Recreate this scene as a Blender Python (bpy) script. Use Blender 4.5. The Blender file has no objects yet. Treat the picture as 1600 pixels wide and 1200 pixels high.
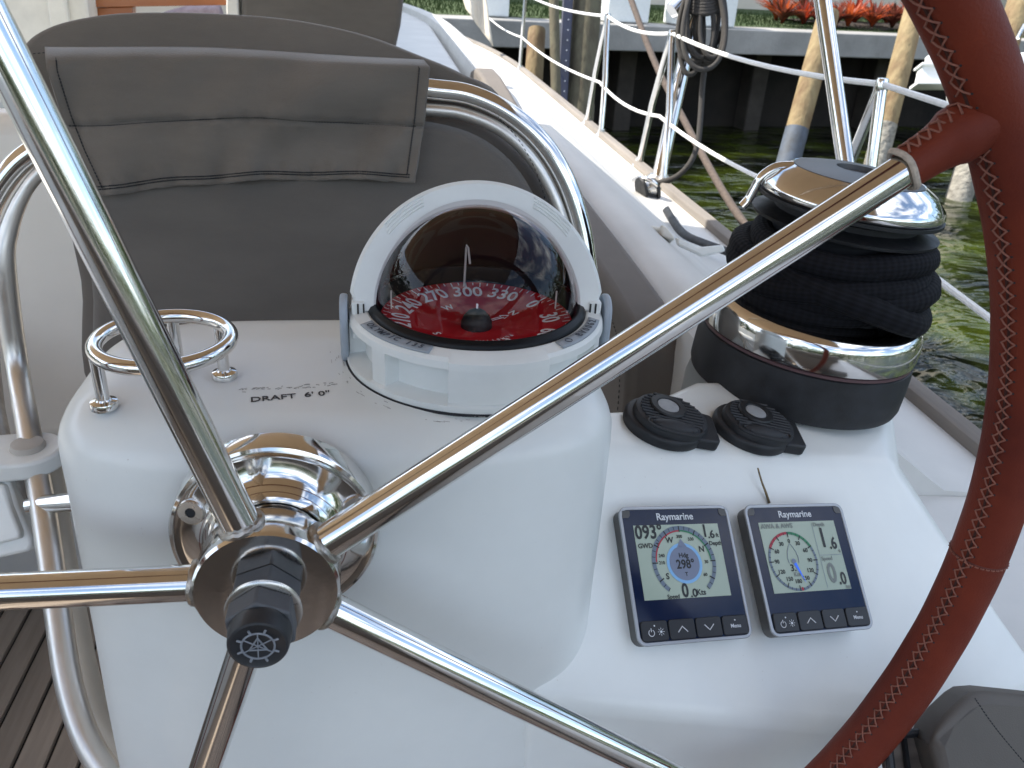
import bpy, bmesh, math, random
from mathutils import Vector as V, Matrix
random.seed(7)
PI = math.pi
rad = math.radians
scene = bpy.context.scene
COL = scene.collection

# ------------------------------------------------------------------ camera
YAW, PITCH, ROLL, FPX = rad(9.5), rad(27), rad(3.5), 1290.0
cf = V((math.sin(YAW)*math.cos(PITCH), math.cos(YAW)*math.cos(PITCH), -math.sin(PITCH)))
r0 = V((math.cos(YAW), -math.sin(YAW), 0)); u0 = r0.cross(cf)
cr = r0*math.cos(ROLL) + u0*math.sin(ROLL)
cu = -r0*math.sin(ROLL) + u0*math.cos(ROLL)
cam_d = bpy.data.cameras.new('camera')
cam = bpy.data.objects.new('camera', cam_d); COL.objects.link(cam)
cam_d.sensor_width = 36; cam_d.lens = FPX/1600*36
cam_d.clip_start = 0.02; cam_d.clip_end = 2000
cam.matrix_world = Matrix(((cr.x, cu.x, -cf.x, 0), (cr.y, cu.y, -cf.y, 0), (cr.z, cu.z, -cf.z, 0), (0, 0, 0, 1)))
cam_d.dof.use_dof = True; cam_d.dof.focus_distance = 0.68; cam_d.dof.aperture_fstop = 20
scene.camera = cam

# ------------------------------------------------------------------ world and sun
SUN_EL, SUN_AZ = rad(46), rad(292)      # azimuth from +Y (forward) clockwise: ahead and to the left
world = bpy.data.worlds.new('World'); scene.world = world; world.use_nodes = True
wn = world.node_tree; wn.nodes.clear()
sky = wn.nodes.new('ShaderNodeTexSky'); sky.sky_type = 'NISHITA'; sky.sun_disc = False
sky.sun_elevation = SUN_EL; sky.sun_rotation = SUN_AZ
sky.air_density = 1.0; sky.dust_density = 1.0
wco = wn.nodes.new('ShaderNodeTexCoord')
wsep = wn.nodes.new('ShaderNodeSeparateXYZ'); wn.links.new(wco.outputs['Generated'], wsep.inputs[0])
wmp = wn.nodes.new('ShaderNodeMapping'); wmp.inputs['Scale'].default_value = (1, 1, 2.6)
wn.links.new(wco.outputs['Generated'], wmp.inputs[0])
wnz = wn.nodes.new('ShaderNodeTexNoise'); wnz.inputs['Scale'].default_value = 2.6
wnz.inputs['Detail'].default_value = 9; wnz.inputs['Roughness'].default_value = .6
wn.links.new(wmp.outputs[0], wnz.inputs['Vector'])
wrp = wn.nodes.new('ShaderNodeValToRGB')
wrp.color_ramp.elements[0].position = .46; wrp.color_ramp.elements[1].position = .66
wn.links.new(wnz.outputs['Fac'], wrp.inputs[0])
wmx = wn.nodes.new('ShaderNodeMix'); wmx.data_type = 'RGBA'
wmx.inputs['B'].default_value = (9.5, 9.8, 10.3, 1)
wn.links.new(wrp.outputs[0], wmx.inputs['Factor']); wn.links.new(sky.outputs[0], wmx.inputs['A'])
wbg = wn.nodes.new('ShaderNodeBackground'); wbg.inputs['Strength'].default_value = 0.15
wn.links.new(wmx.outputs['Result'], wbg.inputs[0])
wo = wn.nodes.new('ShaderNodeOutputWorld'); wn.links.new(wbg.outputs[0], wo.inputs[0])
sun_d = bpy.data.lights.new('sun', 'SUN'); sun_d.energy = 4.4; sun_d.angle = rad(.53); sun_d.color = (1, .94, .84)
sun = bpy.data.objects.new('sun', sun_d); COL.objects.link(sun)
sdir = V((math.sin(SUN_AZ)*math.cos(SUN_EL), math.cos(SUN_AZ)*math.cos(SUN_EL), math.sin(SUN_EL)))
sun.rotation_euler = sdir.to_track_quat('Z', 'Y').to_euler()
sun.location = (-3, -3, 6)
scene.view_settings.view_transform = 'Standard'; scene.view_settings.look = 'None'
scene.view_settings.gamma = 1; scene.view_settings.use_curve_mapping = False
scene.view_settings.exposure = 1.08
scene.render.engine = 'CYCLES'
scene.cycles.use_denoising = True
scene.cycles.max_bounces = 10; scene.cycles.glossy_bounces = 6; scene.cycles.diffuse_bounces = 4
scene.cycles.transparent_max_bounces = 12
scene.cycles.caustics_reflective = False; scene.cycles.caustics_refractive = False
scene.cycles.sample_clamp_indirect = 8

# ------------------------------------------------------------------ helpers: a measured direction to a point in the place
def ray(x, y): return cr*((x-800)/FPX) - cu*((y-600)/FPX) + cf
def PD(x, y, d): return ray(x, y)*d
def PZ(x, y, z):
    d = ray(x, y); return d*(z/d.z)
def PX(x, y, X):
    d = ray(x, y); return d*(X/d.x)
def PY(x, y, Y):
    d = ray(x, y); return d*(Y/d.y)
def PL(x, y, p, n):
    d = ray(x, y); return d*(p.dot(n)/d.dot(n))
def lerp(a, b, t): return a + (b-a)*t
def interp(pts, t):
    """piecewise linear through (t, value) pairs"""
    if t <= pts[0][0]: return pts[0][1]
    for (a, p), (b, q) in zip(pts, pts[1:]):
        if t <= b: return lerp(p, q, (t-a)/(b-a))
    return pts[-1][1]
def smooth_path(pts, n=8, closed=False):
    P = [V(p) for p in pts]; out = []; m = len(P)
    rng = range(m) if closed else range(m-1)
    for i in rng:
        if closed: a, b, c, d = P[(i-1) % m], P[i], P[(i+1) % m], P[(i+2) % m]
        else: a, b, c, d = P[max(i-1, 0)], P[i], P[i+1], P[min(i+2, m-1)]
        for k in range(n):
            t = k/n
            out.append(.5*((2*b) + (c-a)*t + (2*a-5*b+4*c-d)*t*t + (3*b-a-3*c+d)*t**3))
    if not closed: out.append(P[-1])
    return out

class G:
    """collects geometry in world coordinates, then links it as one mesh object"""
    def __init__(s): s.v = []; s.f = []; s.uv = None
    def add(s, vs, fs):
        o = len(s.v); s.v += [V(x) for x in vs]; s.f += [tuple(i+o for i in f) for f in fs]; return s
    def tube(s, pts, r, seg=12, closed=False, caps=True, flat=1.0, twist=0.0):
        P = [V(p) for p in pts]; n = len(P)
        R = r if callable(r) else (lambda t: r)
        tang = []
        for i in range(n):
            a = P[(i-1) % n] if (closed or i > 0) else P[i]
            b = P[(i+1) % n] if (closed or i < n-1) else P[i]
            t = (b-a); tang.append(t.normalized() if t.length > 1e-12 else V((0, 0, 1)))
        nrm = tang[0].orthogonal().normalized(); N = [nrm]
        for i in range(1, n):
            q = tang[i-1].rotation_difference(tang[i]); nrm = (q @ nrm); nrm = (nrm - tang[i]*nrm.dot(tang[i])).normalized(); N.append(nrm)
        if closed:
            q = tang[-1].rotation_difference(tang[0]); e = q @ N[-1]
            ang = math.atan2(tang[0].dot(e.cross(N[0])), e.dot(N[0]))
        vs = []
        for i in range(n):
            a0 = (ang*i/n if closed else 0) + twist
            nn = N[i]; b = tang[i].cross(nn); rr = R(i/max(1, n-1))
            for k in range(seg):
                a = a0 + 2*PI*k/seg
                vs.append(P[i] + nn*(math.cos(a)*rr) + b*(math.sin(a)*rr*flat))
        fs = []
        m = n if closed else n-1
        for i in range(m):
            j = (i+1) % n
            for k in range(seg):
                l = (k+1) % seg
                fs.append((i*seg+k, i*seg+l, j*seg+l, j*seg+k))
        if caps and not closed:
            fs.append(tuple(range(seg))[::-1]); fs.append(tuple((n-1)*seg+k for k in range(seg)))
        return s.add(vs, fs)
    def lathe(s, prof, o, ax, seg=48, mod=None, x0=None, caps=True):
        """prof: list of (radius, height along ax)"""
        ax = V(ax).normalized(); o = V(o)
        x = V(x0) if x0 else ax.orthogonal()
        x = (x - ax*x.dot(ax)).normalized(); y = ax.cross(x)
        vs = []; fs = []
        angs = [2*PI*k/seg for k in range(seg)] if isinstance(seg, int) else seg
        m = len(angs)
        for j, (r, h) in enumerate(prof):
            for a in angs:
                rr, hh = (r, h) if mod is None else mod(a, j, r, h)
                vs.append(o + x*(math.cos(a)*rr) + y*(math.sin(a)*rr) + ax*hh)
        for j in range(len(prof)-1):
            for k in range(m):
                l = (k+1) % m
                fs.append((j*m+k, j*m+l, (j+1)*m+l, (j+1)*m+k))
        if caps and prof[0][0] > 1e-6: fs.append(tuple(range(m))[::-1])
        if caps and prof[-1][0] > 1e-6: fs.append(tuple((len(prof)-1)*m+k for k in range(m)))
        return s.add(vs, fs)
    def box(s, c, sx, sy, sz, ex=(1, 0, 0), ey=(0, 1, 0), ez=(0, 0, 1)):
        c = V(c); ex = V(ex)*sx/2; ey = V(ey)*sy/2; ez = V(ez)*sz/2
        vs = [c+ex*a+ey*b+ez*d for d in (-1, 1) for b in (-1, 1) for a in (-1, 1)]
        return s.add(vs, [(0, 2, 3, 1), (4, 5, 7, 6), (0, 1, 5, 4), (2, 6, 7, 3), (0, 4, 6, 2), (1, 3, 7, 5)])
    def prism(s, poly, d):
        d = V(d); P = [V(p) for p in poly]; n = len(P)
        fs = [tuple(range(n))[::-1], tuple(range(n, 2*n))]
        for i in range(n): j = (i+1) % n; fs.append((i, j, n+j, n+i))
        return s.add(P + [p+d for p in P], fs)
    def grid(s, fn, nu, nv, closed_u=False):
        vs = [fn(i/(nu if closed_u else nu-1), j/(nv-1)) for j in range(nv) for i in range(nu)]
        fs = []
        for j in range(nv-1):
            for i in range(nu if closed_u else nu-1):
                k = (i+1) % nu
                fs.append((j*nu+i, j*nu+k, (j+1)*nu+k, (j+1)*nu+i))
        return s.add(vs, fs)
    def add_uv(s, n, seg, step):
        s.uv = []
        for i in range(n-1):
            for k in range(seg): s.uv.append(((k/seg, i*step), ((k+1)/seg, i*step), ((k+1)/seg, (i+1)*step), (k/seg, (i+1)*step)))
        return s
    def build(s, name, mat, parent=None, smooth=True, ang=38, bevel=0, bseg=2, subd=0, solid=0, label=None, kind=None, fix=True):
        off = V((0, 0, 0)); p = parent
        while p is not None: off += p.location; p = p.parent
        me = bpy.data.meshes.new(name)
        base = V((0, 0, 0))
        if parent is None:
            base = V((sum(v.x for v in s.v)/len(s.v), sum(v.y for v in s.v)/len(s.v), min(v.z for v in s.v)))
        me.from_pydata([tuple(v-off-base) for v in s.v], [], s.f)
        if fix and not s.uv:
            bm = bmesh.new(); bm.from_mesh(me); bmesh.ops.remove_doubles(bm, verts=bm.verts, dist=1e-6)
            bmesh.ops.recalc_face_normals(bm, faces=bm.faces); bm.to_mesh(me); bm.free()
        if s.uv:
            ul = me.uv_layers.new(name='UVMap')
            for pi, p in enumerate(me.polygons):
                if pi < len(s.uv):
                    for li, c in zip(p.loop_indices, s.uv[pi]): ul.data[li].uv = c
        me.materials.append(mat)
        if smooth:
            me.polygons.foreach_set('use_smooth', [True]*len(me.polygons))
            if not subd: me.set_sharp_from_angle(angle=rad(ang))
        me.update()
        o = bpy.data.objects.new(name, me); COL.objects.link(o)
        o.parent = parent
        if parent is None: o.location = base
        if solid:
            m = o.modifiers.new('solid', 'SOLIDIFY'); m.thickness = solid; m.offset = 0
        if bevel:
            m = o.modifiers.new('bevel', 'BEVEL'); m.width = bevel; m.segments = bseg; m.limit_method = 'ANGLE'; m.angle_limit = rad(28)
            m.harden_normals = False
        if subd:
            m = o.modifiers.new('subd', 'SUBSURF'); m.levels = subd; m.render_levels = subd
        if label: o['label'] = label
        if kind: o['kind'] = kind
        return o
def tag(o, label, cat, group=None):
    o['label'] = label; o['category'] = cat
    if group: o['group'] = group
    return o
def thing(name, loc, label, cat, group=None):
    o = bpy.data.objects.new(name, None); COL.objects.link(o)
    o.empty_display_size = .05; o.location = V(loc)
    return tag(o, label, cat, group)
def text(name, s, size, o, ex, ey, mat, parent, align='CENTER', depth=.0001, fat=0, sx=1.0, valign='CENTER'):
    cu_ = bpy.data.curves.new('t', 'FONT'); cu_.body = s; cu_.size = size; cu_.align_x = align; cu_.align_y = valign
    cu_.extrude = depth; cu_.offset = fat*size; cu_.resolution_u = 3
    ob = bpy.data.objects.new('t', cu_)
    me = bpy.data.meshes.new_from_object(ob)
    bpy.data.objects.remove(ob); bpy.data.curves.remove(cu_)
    ex = V(ex); ey = V(ey); ez = ex.cross(ey)
    g = G(); g.add([V(o) + ex*(v.co.x*sx) + ey*v.co.y + ez*v.co.z for v in me.vertices], [tuple(p.vertices) for p in me.polygons])
    bpy.data.meshes.remove(me)
    return g.build(name, mat, parent, smooth=False, fix=False)

# ------------------------------------------------------------------ materials
def lin(h):
    h = h.lstrip('#'); out = []
    for i in (0, 2, 4):
        c = int(h[i:i+2], 16)/255; out.append(c/12.92 if c <= .04045 else ((c+.055)/1.055)**2.4)
    return (*out, 1)
MATS = {}
def mat(name, col, rough=.5, metal=0, coat=0, var=0, vscale=20, bump=0, bscale=200, rvar=0, spec=.5, col2=None, stretch=None, bdist=.001, detail=6, sheen=0, emit=0, coord='Object', ior=1.5):
    if name in MATS: return MATS[name]
    m = bpy.data.materials.new(name); m.use_nodes = True; MATS[name] = m
    nt = m.node_tree; b = nt.nodes['Principled BSDF']
    col = lin(col) if isinstance(col, str) else (*col[:3], 1)
    b.inputs['Base Color'].default_value = col; b.inputs['Roughness'].default_value = rough; b.inputs['Metallic'].default_value = metal
    b.inputs['Coat Weight'].default_value = coat; b.inputs['Coat Roughness'].default_value = .06
    b.inputs['Specular IOR Level'].default_value = spec; b.inputs['IOR'].default_value = ior
    if sheen: b.inputs['Sheen Weight'].default_value = sheen; b.inputs['Sheen Roughness'].default_value = .5
    if emit: b.inputs['Emission Color'].default_value = col; b.inputs['Emission Strength'].default_value = emit
    tc = nt.nodes.new('ShaderNodeTexCoord')
    def vec():
        if stretch:
            mp = nt.nodes.new('ShaderNodeMapping'); mp.inputs['Scale'].default_value = stretch
            nt.links.new(tc.outputs[coord], mp.inputs[0]); return mp.outputs[0]
        return tc.outputs[coord]
    if var or rvar:
        nz = nt.nodes.new('ShaderNodeTexNoise'); nz.inputs['Scale'].default_value = vscale; nz.inputs['Detail'].default_value = detail
        nz.inputs['Roughness'].default_value = .62
        nt.links.new(vec(), nz.inputs['Vector'])
        rp = nt.nodes.new('ShaderNodeMapRange'); rp.inputs['From Min'].default_value = .3; rp.inputs['From Max'].default_value = .7
        nt.links.new(nz.outputs['Fac'], rp.inputs['Value'])
        if var:
            mx = nt.nodes.new('ShaderNodeMix'); mx.data_type = 'RGBA'
            c2 = (lin(col2) if isinstance(col2, str) else (*col2[:3], 1)) if col2 else tuple(c*(1-var) for c in col[:3])+(1,)
            c1 = col if col2 else tuple(min(1, c*(1+var*.5)) for c in col[:3])+(1,)
            mx.inputs['A'].default_value = c1; mx.inputs['B'].default_value = c2
            nt.links.new(rp.outputs[0], mx.inputs['Factor']); nt.links.new(mx.outputs['Result'], b.inputs['Base Color'])
        if rvar:
            ma = nt.nodes.new('ShaderNodeMath'); ma.operation = 'MULTIPLY_ADD'; ma.inputs[1].default_value = rvar; ma.inputs[2].default_value = rough
            nt.links.new(rp.outputs[0], ma.inputs[0]); nt.links.new(ma.outputs[0], b.inputs['Roughness'])
    if bump:
        nb = nt.nodes.new('ShaderNodeTexNoise'); nb.inputs['Scale'].default_value = bscale; nb.inputs['Detail'].default_value = 4
        nt.links.new(vec(), nb.inputs['Vector'])
        bp = nt.nodes.new('ShaderNodeBump'); bp.inputs['Strength'].default_value = bump; bp.inputs['Distance'].default_value = bdist
        nt.links.new(nb.outputs['Fac'], bp.inputs['Height']); nt.links.new(bp.outputs[0], b.inputs['Normal'])
    return m
gel = mat('gelcoat', (.775, .80, .78), .34, coat=.25, var=.07, vscale=5, detail=9, bump=.10, bscale=900, bdist=.0004, rvar=.12)
def specks(m, scale, thr, dark):
    nt = m.node_tree; b = nt.nodes['Principled BSDF']; src = [l.from_socket for l in nt.links if l.to_socket == b.inputs['Base Color']][0]
    tc = nt.nodes.new('ShaderNodeTexCoord'); vo = nt.nodes.new('ShaderNodeTexVoronoi'); vo.inputs['Scale'].default_value = scale; vo.inputs['Randomness'].default_value = 1
    nt.links.new(tc.outputs['Object'], vo.inputs['Vector'])
    mr = nt.nodes.new('ShaderNodeMapRange'); mr.inputs['From Min'].default_value = thr; mr.inputs['From Max'].default_value = thr*1.6; mr.inputs['To Min'].default_value = 1; mr.inputs['To Max'].default_value = 0
    nt.links.new(vo.outputs['Distance'], mr.inputs['Value'])
    nz = nt.nodes.new('ShaderNodeTexNoise'); nz.inputs['Scale'].default_value = 9; nt.links.new(tc.outputs['Object'], nz.inputs['Vector'])
    m2 = nt.nodes.new('ShaderNodeMapRange'); m2.inputs['From Min'].default_value = .48; m2.inputs['From Max'].default_value = .68; nt.links.new(nz.outputs['Fac'], m2.inputs['Value'])
    mu = nt.nodes.new('ShaderNodeMath'); mu.operation = 'MULTIPLY'; nt.links.new(mr.outputs[0], mu.inputs[0]); nt.links.new(m2.outputs[0], mu.inputs[1])
    mx = nt.nodes.new('ShaderNodeMix'); mx.data_type = 'RGBA'; mx.inputs['B'].default_value = dark
    nt.links.new(mu.outputs[0], mx.inputs['Factor']); nt.links.new(src, mx.inputs['A']); nt.links.new(mx.outputs['Result'], b.inputs['Base Color'])
specks(gel, 110, .040, (.58, .56, .52, 1))
gel_deck = mat('deck_gelcoat', (.63, .62, .59), .5, var=.10, vscale=4, bump=.2, bscale=700, bdist=.0005)
white_pl = mat('white_plastic', (.765, .79, .775), .42, var=.05, vscale=30, bump=.08, bscale=1500, bdist=.0003)
white_old = mat('aged_white_plastic', (.72, .70, .64), .5, var=.12, vscale=12)
chrome = mat('polished_steel', (.74, .73, .71), .055, 1, rvar=.09, vscale=55, var=.08, detail=9, bump=.02, bscale=160, bdist=.0006)
chrome2 = mat('satin_steel', (.62, .61, .59), .2, 1, rvar=.12, vscale=40, bump=.05, bscale=300, bdist=.0004)
weld = mat('weld_bead', (.42, .39, .35), .4, 1, var=.35, vscale=250, bump=.5, bscale=400, bdist=.001)
leather = mat('red_leather', (.185, .033, .015), .46, var=.42, vscale=7, detail=8, bump=.4, bscale=650, bdist=.0008, rvar=.2, col2=(.092, .016, .010), spec=.18)
thread = mat('waxed_thread', (.25, .095, .065), .75, var=.3, vscale=300)
cord = mat('beige_cord', (.5, .43, .36), .85, var=.3, vscale=300)
fab = mat('taupe_canvas', (.156, .137, .116), .92, var=.2, vscale=14, stretch=(.3, .3, 1), bump=.7, bscale=1100, bdist=.0008, sheen=.25)
fab2 = mat('taupe_canvas_dark', (.126, .113, .100), .92, var=.2, vscale=12, stretch=(.3, .3, 1), bump=.7, bscale=1200, bdist=.0008, sheen=.2)
fab3 = mat('taupe_vinyl', (.150, .130, .112), .72, var=.12, vscale=9, bump=.4, bscale=900, bdist=.0006)
stitch_m = mat('dark_thread', (.012, .014, .018), .8)
blk = mat('black_plastic', (.007, .008, .010), .42, var=.3, vscale=60, rvar=.2)
blk_rub = mat('black_rubber', (.006, .0066, .008), .5, var=.5, vscale=45, bump=.2, bscale=600, col2=(.022, .024, .029), rvar=.15)
rope_m = mat('black_rope', (.012, .013, .018), .9, var=.5, vscale=500, bump=1.0, bscale=420, bdist=.002, col2=(.035, .037, .045))
rope_g = mat('charcoal_rope', (.03, .028, .027), .9, var=.5, vscale=400, bump=1.0, bscale=500, bdist=.002, col2=(.07, .065, .06))
def braid_mat(name, c1, c2, m_):
    m = bpy.data.materials.new(name); m.use_nodes = True; nt = m.node_tree; b = nt.nodes['Principled BSDF']; b.inputs['Roughness'].default_value = .85
    b.inputs['Specular IOR Level'].default_value = .2
    uv = nt.nodes.new('ShaderNodeUVMap'); sp = nt.nodes.new('ShaderNodeSeparateXYZ'); nt.links.new(uv.outputs[0], sp.inputs[0])
    def op(o, a, b_=None):
        n = nt.nodes.new('ShaderNodeMath'); n.operation = o
        for i, q in enumerate((a, b_)):
            if q is None: continue
            if isinstance(q, (int, float)): n.inputs[i].default_value = q
            else: nt.links.new(q, n.inputs[i])
        return n.outputs[0]
    u = op('MULTIPLY', sp.outputs[0], 2*PI*m_); v = op('MULTIPLY', sp.outputs[1], 2*PI)
    a = op('SINE', op('ADD', u, v)); c = op('SINE', op('SUBTRACT', u, v)); h = op('MULTIPLY', a, c)
    h01 = op('MULTIPLY_ADD', h, .5); h01.node.inputs[2].default_value = .5
    mx = nt.nodes.new('ShaderNodeMix'); mx.data_type = 'RGBA'; mx.inputs['A'].default_value = (*c1, 1); mx.inputs['B'].default_value = (*c2, 1)
    nt.links.new(h01, mx.inputs['Factor']); nt.links.new(mx.outputs['Result'], b.inputs['Base Color'])
    bp = nt.nodes.new('ShaderNodeBump'); bp.inputs['Strength'].default_value = .8; bp.inputs['Distance'].default_value = .0009
    nt.links.new(h01, bp.inputs['Height']); nt.links.new(bp.outputs[0], b.inputs['Normal'])
    return m
rope_b = braid_mat('black_braid', (.0022, .0024, .0034), (.0085, .009, .013), 9)
rope_c = braid_mat('charcoal_braid', (.010, .010, .010), (.035, .032, .030), 6)
teak = mat('weathered_teak', (.56, .47, .39), .75, var=.5, vscale=30, stretch=(1, .07, 1), bump=.4, bscale=60, bdist=.001, col2=(.33, .275, .225))
nt_ = teak.node_tree; b_ = nt_.nodes['Principled BSDF']; src_ = [l.from_socket for l in nt_.links if l.to_socket == b_.inputs['Base Color']][0]
oi_ = nt_.nodes.new('ShaderNodeObjectInfo'); hv_ = nt_.nodes.new('ShaderNodeHueSaturation'); mr_ = nt_.nodes.new('ShaderNodeMapRange'); mr_.inputs['To Min'].default_value = .72; mr_.inputs['To Max'].default_value = 1.18
nt_.links.new(oi_.outputs['Random'], mr_.inputs['Value']); nt_.links.new(mr_.outputs[0], hv_.inputs['Value']); nt_.links.new(src_, hv_.inputs['Color']); nt_.links.new(hv_.outputs[0], b_.inputs['Base Color'])
teak_grey = mat('bleached_teak', (.24, .215, .19), .8, var=.4, vscale=30, stretch=(1, .05, 1), col2=(.15, .135, .12))
caulk = mat('black_caulk', (.012, .012, .012), .7)
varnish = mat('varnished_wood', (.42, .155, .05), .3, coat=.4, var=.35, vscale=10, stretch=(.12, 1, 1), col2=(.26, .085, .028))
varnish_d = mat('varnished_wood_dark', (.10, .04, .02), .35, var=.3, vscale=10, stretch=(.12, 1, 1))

# ================================================================== SETTING
ZW = -2.0                                   # water level (camera height is z = 0)
def water_mat():
    m = bpy.data.materials.new('canal_water'); m.use_nodes = True; nt = m.node_tree; b = nt.nodes['Principled BSDF']
    b.inputs['Base Color'].default_value = (.020, .030, .006, 1); b.inputs['Roughness'].default_value = .03; b.inputs['IOR'].default_value = 1.33
    tc = nt.nodes.new('ShaderNodeTexCoord')
    mp = nt.nodes.new('ShaderNodeMapping'); mp.inputs['Scale'].default_value = (1.0, 1.7, 1); nt.links.new(tc.outputs['Object'], mp.inputs[0])
    n1 = nt.nodes.new('ShaderNodeTexNoise'); n1.inputs['Scale'].default_value = 1.7; n1.inputs['Detail'].default_value = 3; n1.inputs['Distortion'].default_value = .6
    n2 = nt.nodes.new('ShaderNodeTexNoise'); n2.inputs['Scale'].default_value = 6; n2.inputs['Detail'].default_value = 3
    for n in (n1, n2): nt.links.new(mp.outputs[0], n.inputs['Vector'])
    b1 = nt.nodes.new('ShaderNodeBump'); b1.inputs['Strength'].default_value = .75; b1.inputs['Distance'].default_value = .22
    b2 = nt.nodes.new('ShaderNodeBump'); b2.inputs['Strength'].default_value = .14; b2.inputs['Distance'].default_value = .05
    nt.links.new(n1.outputs['Fac'], b1.inputs['Height']); nt.links.new(n2.outputs['Fac'], b2.inputs['Height'])
    nt.links.new(b1.outputs[0], b2.inputs['Normal']); nt.links.new(b2.outputs[0], b.inputs['Normal'])
    # weed and sand showing through the shallow canal water
    n3 = nt.nodes.new('ShaderNodeTexNoise'); n3.inputs['Scale'].default_value = .9; n3.inputs['Detail'].default_value = 5
    nt.links.new(tc.outputs['Object'], n3.inputs['Vector'])
    rp = nt.nodes.new('ShaderNodeValToRGB'); rp.color_ramp.elements[0].position = .44; rp.color_ramp.elements[1].position = .70
    rp.color_ramp.elements[0].color = (.0025, .0035, .0015, 1); rp.color_ramp.elements[1].color = (.042, .058, .005, 1)
    nt.links.new(n3.outputs['Fac'], rp.inputs[0]); nt.links.new(rp.outputs[0], b.inputs['Base Color'])
    return m
G().add([(-300, -300, ZW), (300, -300, ZW), (300, 300, ZW), (-300, 300, ZW)], [(0, 1, 2, 3)]).build('water', water_mat(), kind='structure')

# ---- starboard coaming and side deck, one moulding swept fore and aft
DX = .985                                   # outer edge of the side deck
def sweep(name, sec, y0, y1, m, n=30, close=True, parent=None, bevel=0, fn=None):
    g = G()
    k = len(sec)
    for i in range(n+1):
        y = lerp(y0, y1, i/n)
        for (x, z) in sec:
            dx = fn(y) if fn else 0
            g.v.append(V((x+dx, y, z)))
    for i in range(n):
        for j in range(k if close else k-1):
            l = (j+1) % k; g.f.append((i*k+j, i*k+l, (i+1)*k+l, (i+1)*k+j))
    if close: g.f.append(tuple(range(k))[::-1]); g.f.append(tuple(n*k+j for j in range(k)))
    return g.build(name, m, parent, bevel=bevel, kind='structure' if parent is None else None)
bow = lambda y: -max(0, y-6)**2*.03
sec = [(.34, -1.35), (.385, -.46), (.395, -.425), (.42, -.41), (.475, -.415), (.80, -.655), (.825, -.672), (DX, -.69), (DX+.02, -.72), (1.0, -1.2), (.75, -2.1), (.34, -2.1)]
hull = sweep('side_deck', sec, .93, 9.0, gel_deck, 60, fn=bow)
sec2 = [(.42, -1.35), (.50, -.80), (.66, -.685), (.70, -.678), (.73, -.676), (DX, -.69), (DX+.02, -.72), (1.0, -1.2), (.75, -2.1), (.42, -2.1)]
sweep('aft_deck', sec2, -1.6, .929, gel_deck, 10)
sweep('toe_rail', [(DX-.026, -.690), (DX-.022, -.668), (DX-.018, -.665), (DX+.004, -.665), (DX+.01, -.664), (DX+.012, -.70)], -1.6, 9.0, teak_grey, 60, parent=hull, fn=bow)
sweep('rub_rail', [(DX+.02, -.80), (DX+.055, -.795), (DX+.07, -.77), (DX+.055, -.745), (DX+.02, -.74)], -1.6, 2.1, blk_rub, 20, parent=hull)

# ---- cockpit floor with teak planks
FZ = -1.36
cf_o = G().add([(-2.2, -2.4, FZ-.004), (.34, -2.4, FZ-.004), (.34, 3.3, FZ-.004), (-2.2, 3.3, FZ-.004)], [(0, 1, 2, 3)]).build('cockpit_floor', caulk, kind='structure')
pw = .058
pl_me = None
for i in range(43):
    x = -2.17 + i*pw
    if pl_me is None:
        g = G().box((x, .45, FZ), pw-.008, 5.6, .012)
        po = g.build('plank', teak, cf_o, bevel=.0012, bseg=1); pl_me = po.data; px0 = x
    else:
        po = bpy.data.objects.new('plank', pl_me); COL.objects.link(po); po.parent = cf_o; po.location = (x-px0, 0, 0)
        m = po.modifiers.new('bevel', 'BEVEL'); m.width = .0012; m.segments = 1

# ---- port side moulding and bench, cabin bulkhead
sweep('port_coaming', [(-1.55, -1.4), (-1.5, -.78), (-1.62, -.74), (-1.68, -.40), (-1.72, -.38), (-2.1, -.42), (-2.4, -.70), (-2.4, -2.1), (-1.55, -2.1)], -1.6, 4, gel, 10, bevel=.02)
g = G().box((-1.03, 2.35, -1.06), 1.16, 1.6, .60)
g.build('cockpit_bench', gel, bevel=.04, bseg=4, kind='structure')
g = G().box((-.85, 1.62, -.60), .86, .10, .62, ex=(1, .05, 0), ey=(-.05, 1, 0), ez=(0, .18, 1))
g.build('bench_back_moulding', mat('warm_bounce_gelcoat', (.86, .82, .74), .35, coat=.2, var=.05, vscale=5), bevel=.035, bseg=4, kind='structure')  # cream tone paints warm bounced sunlight into the white moulding

ctb = thing('bounce_table', (-1.35, 1.5, -1.36), 'unseen white table added on the left to bounce sun and shade the floor', 'table')  # added out of view to bounce sun onto the pedestal and shade the floor
G().box((-1.35, 1.5, -.62), 1.0, 1.9, .03).build('table_top', gel, ctb, bevel=.01, bseg=3)
for y_ in (.9, 2.1): G().tube([(-1.35, y_, -1.36), (-1.35, y_, -.63)], .035, 20).build('leg', chrome, ctb)
YB = 3.3
G().box((-1.25, 6.4, -.45), 2.1, 5.6, 1.5).build('unseen_cabin_trunk', gel, bevel=.08, bseg=4, kind='structure')  # unseen cabin body, added and sized to shade the coaming
G().box((.07, 6.4, -.9), .58, 5.6, .86).build('fore_deck', gel_deck, bevel=.02, kind='structure')
def ypoly(px, y): return [PY(a, b, y) for a, b in px]
bk = thing('companionway', (-1.0, YB, -1.36), 'white framed companionway with orange varnished wood inside, beyond the seat', 'doorway')
G().prism(ypoly([(-260, -90), (128, -60), (150, 130), (-240, 130)], YB), (0, .12, 0)).build('jamb', white_old, bk, bevel=.012)
G().prism(ypoly([(62, -60), (92, -60), (122, 130), (92, 130)], YB-.03), (0, .03, 0)).build('jamb_trim', white_old, bk, bevel=.008)
G().prism(ypoly([(352, -60), (371, -60), (376, 200), (357, 200)], YB), (0, .12, 0)).build('jamb', white_old, bk, bevel=.006)
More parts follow.
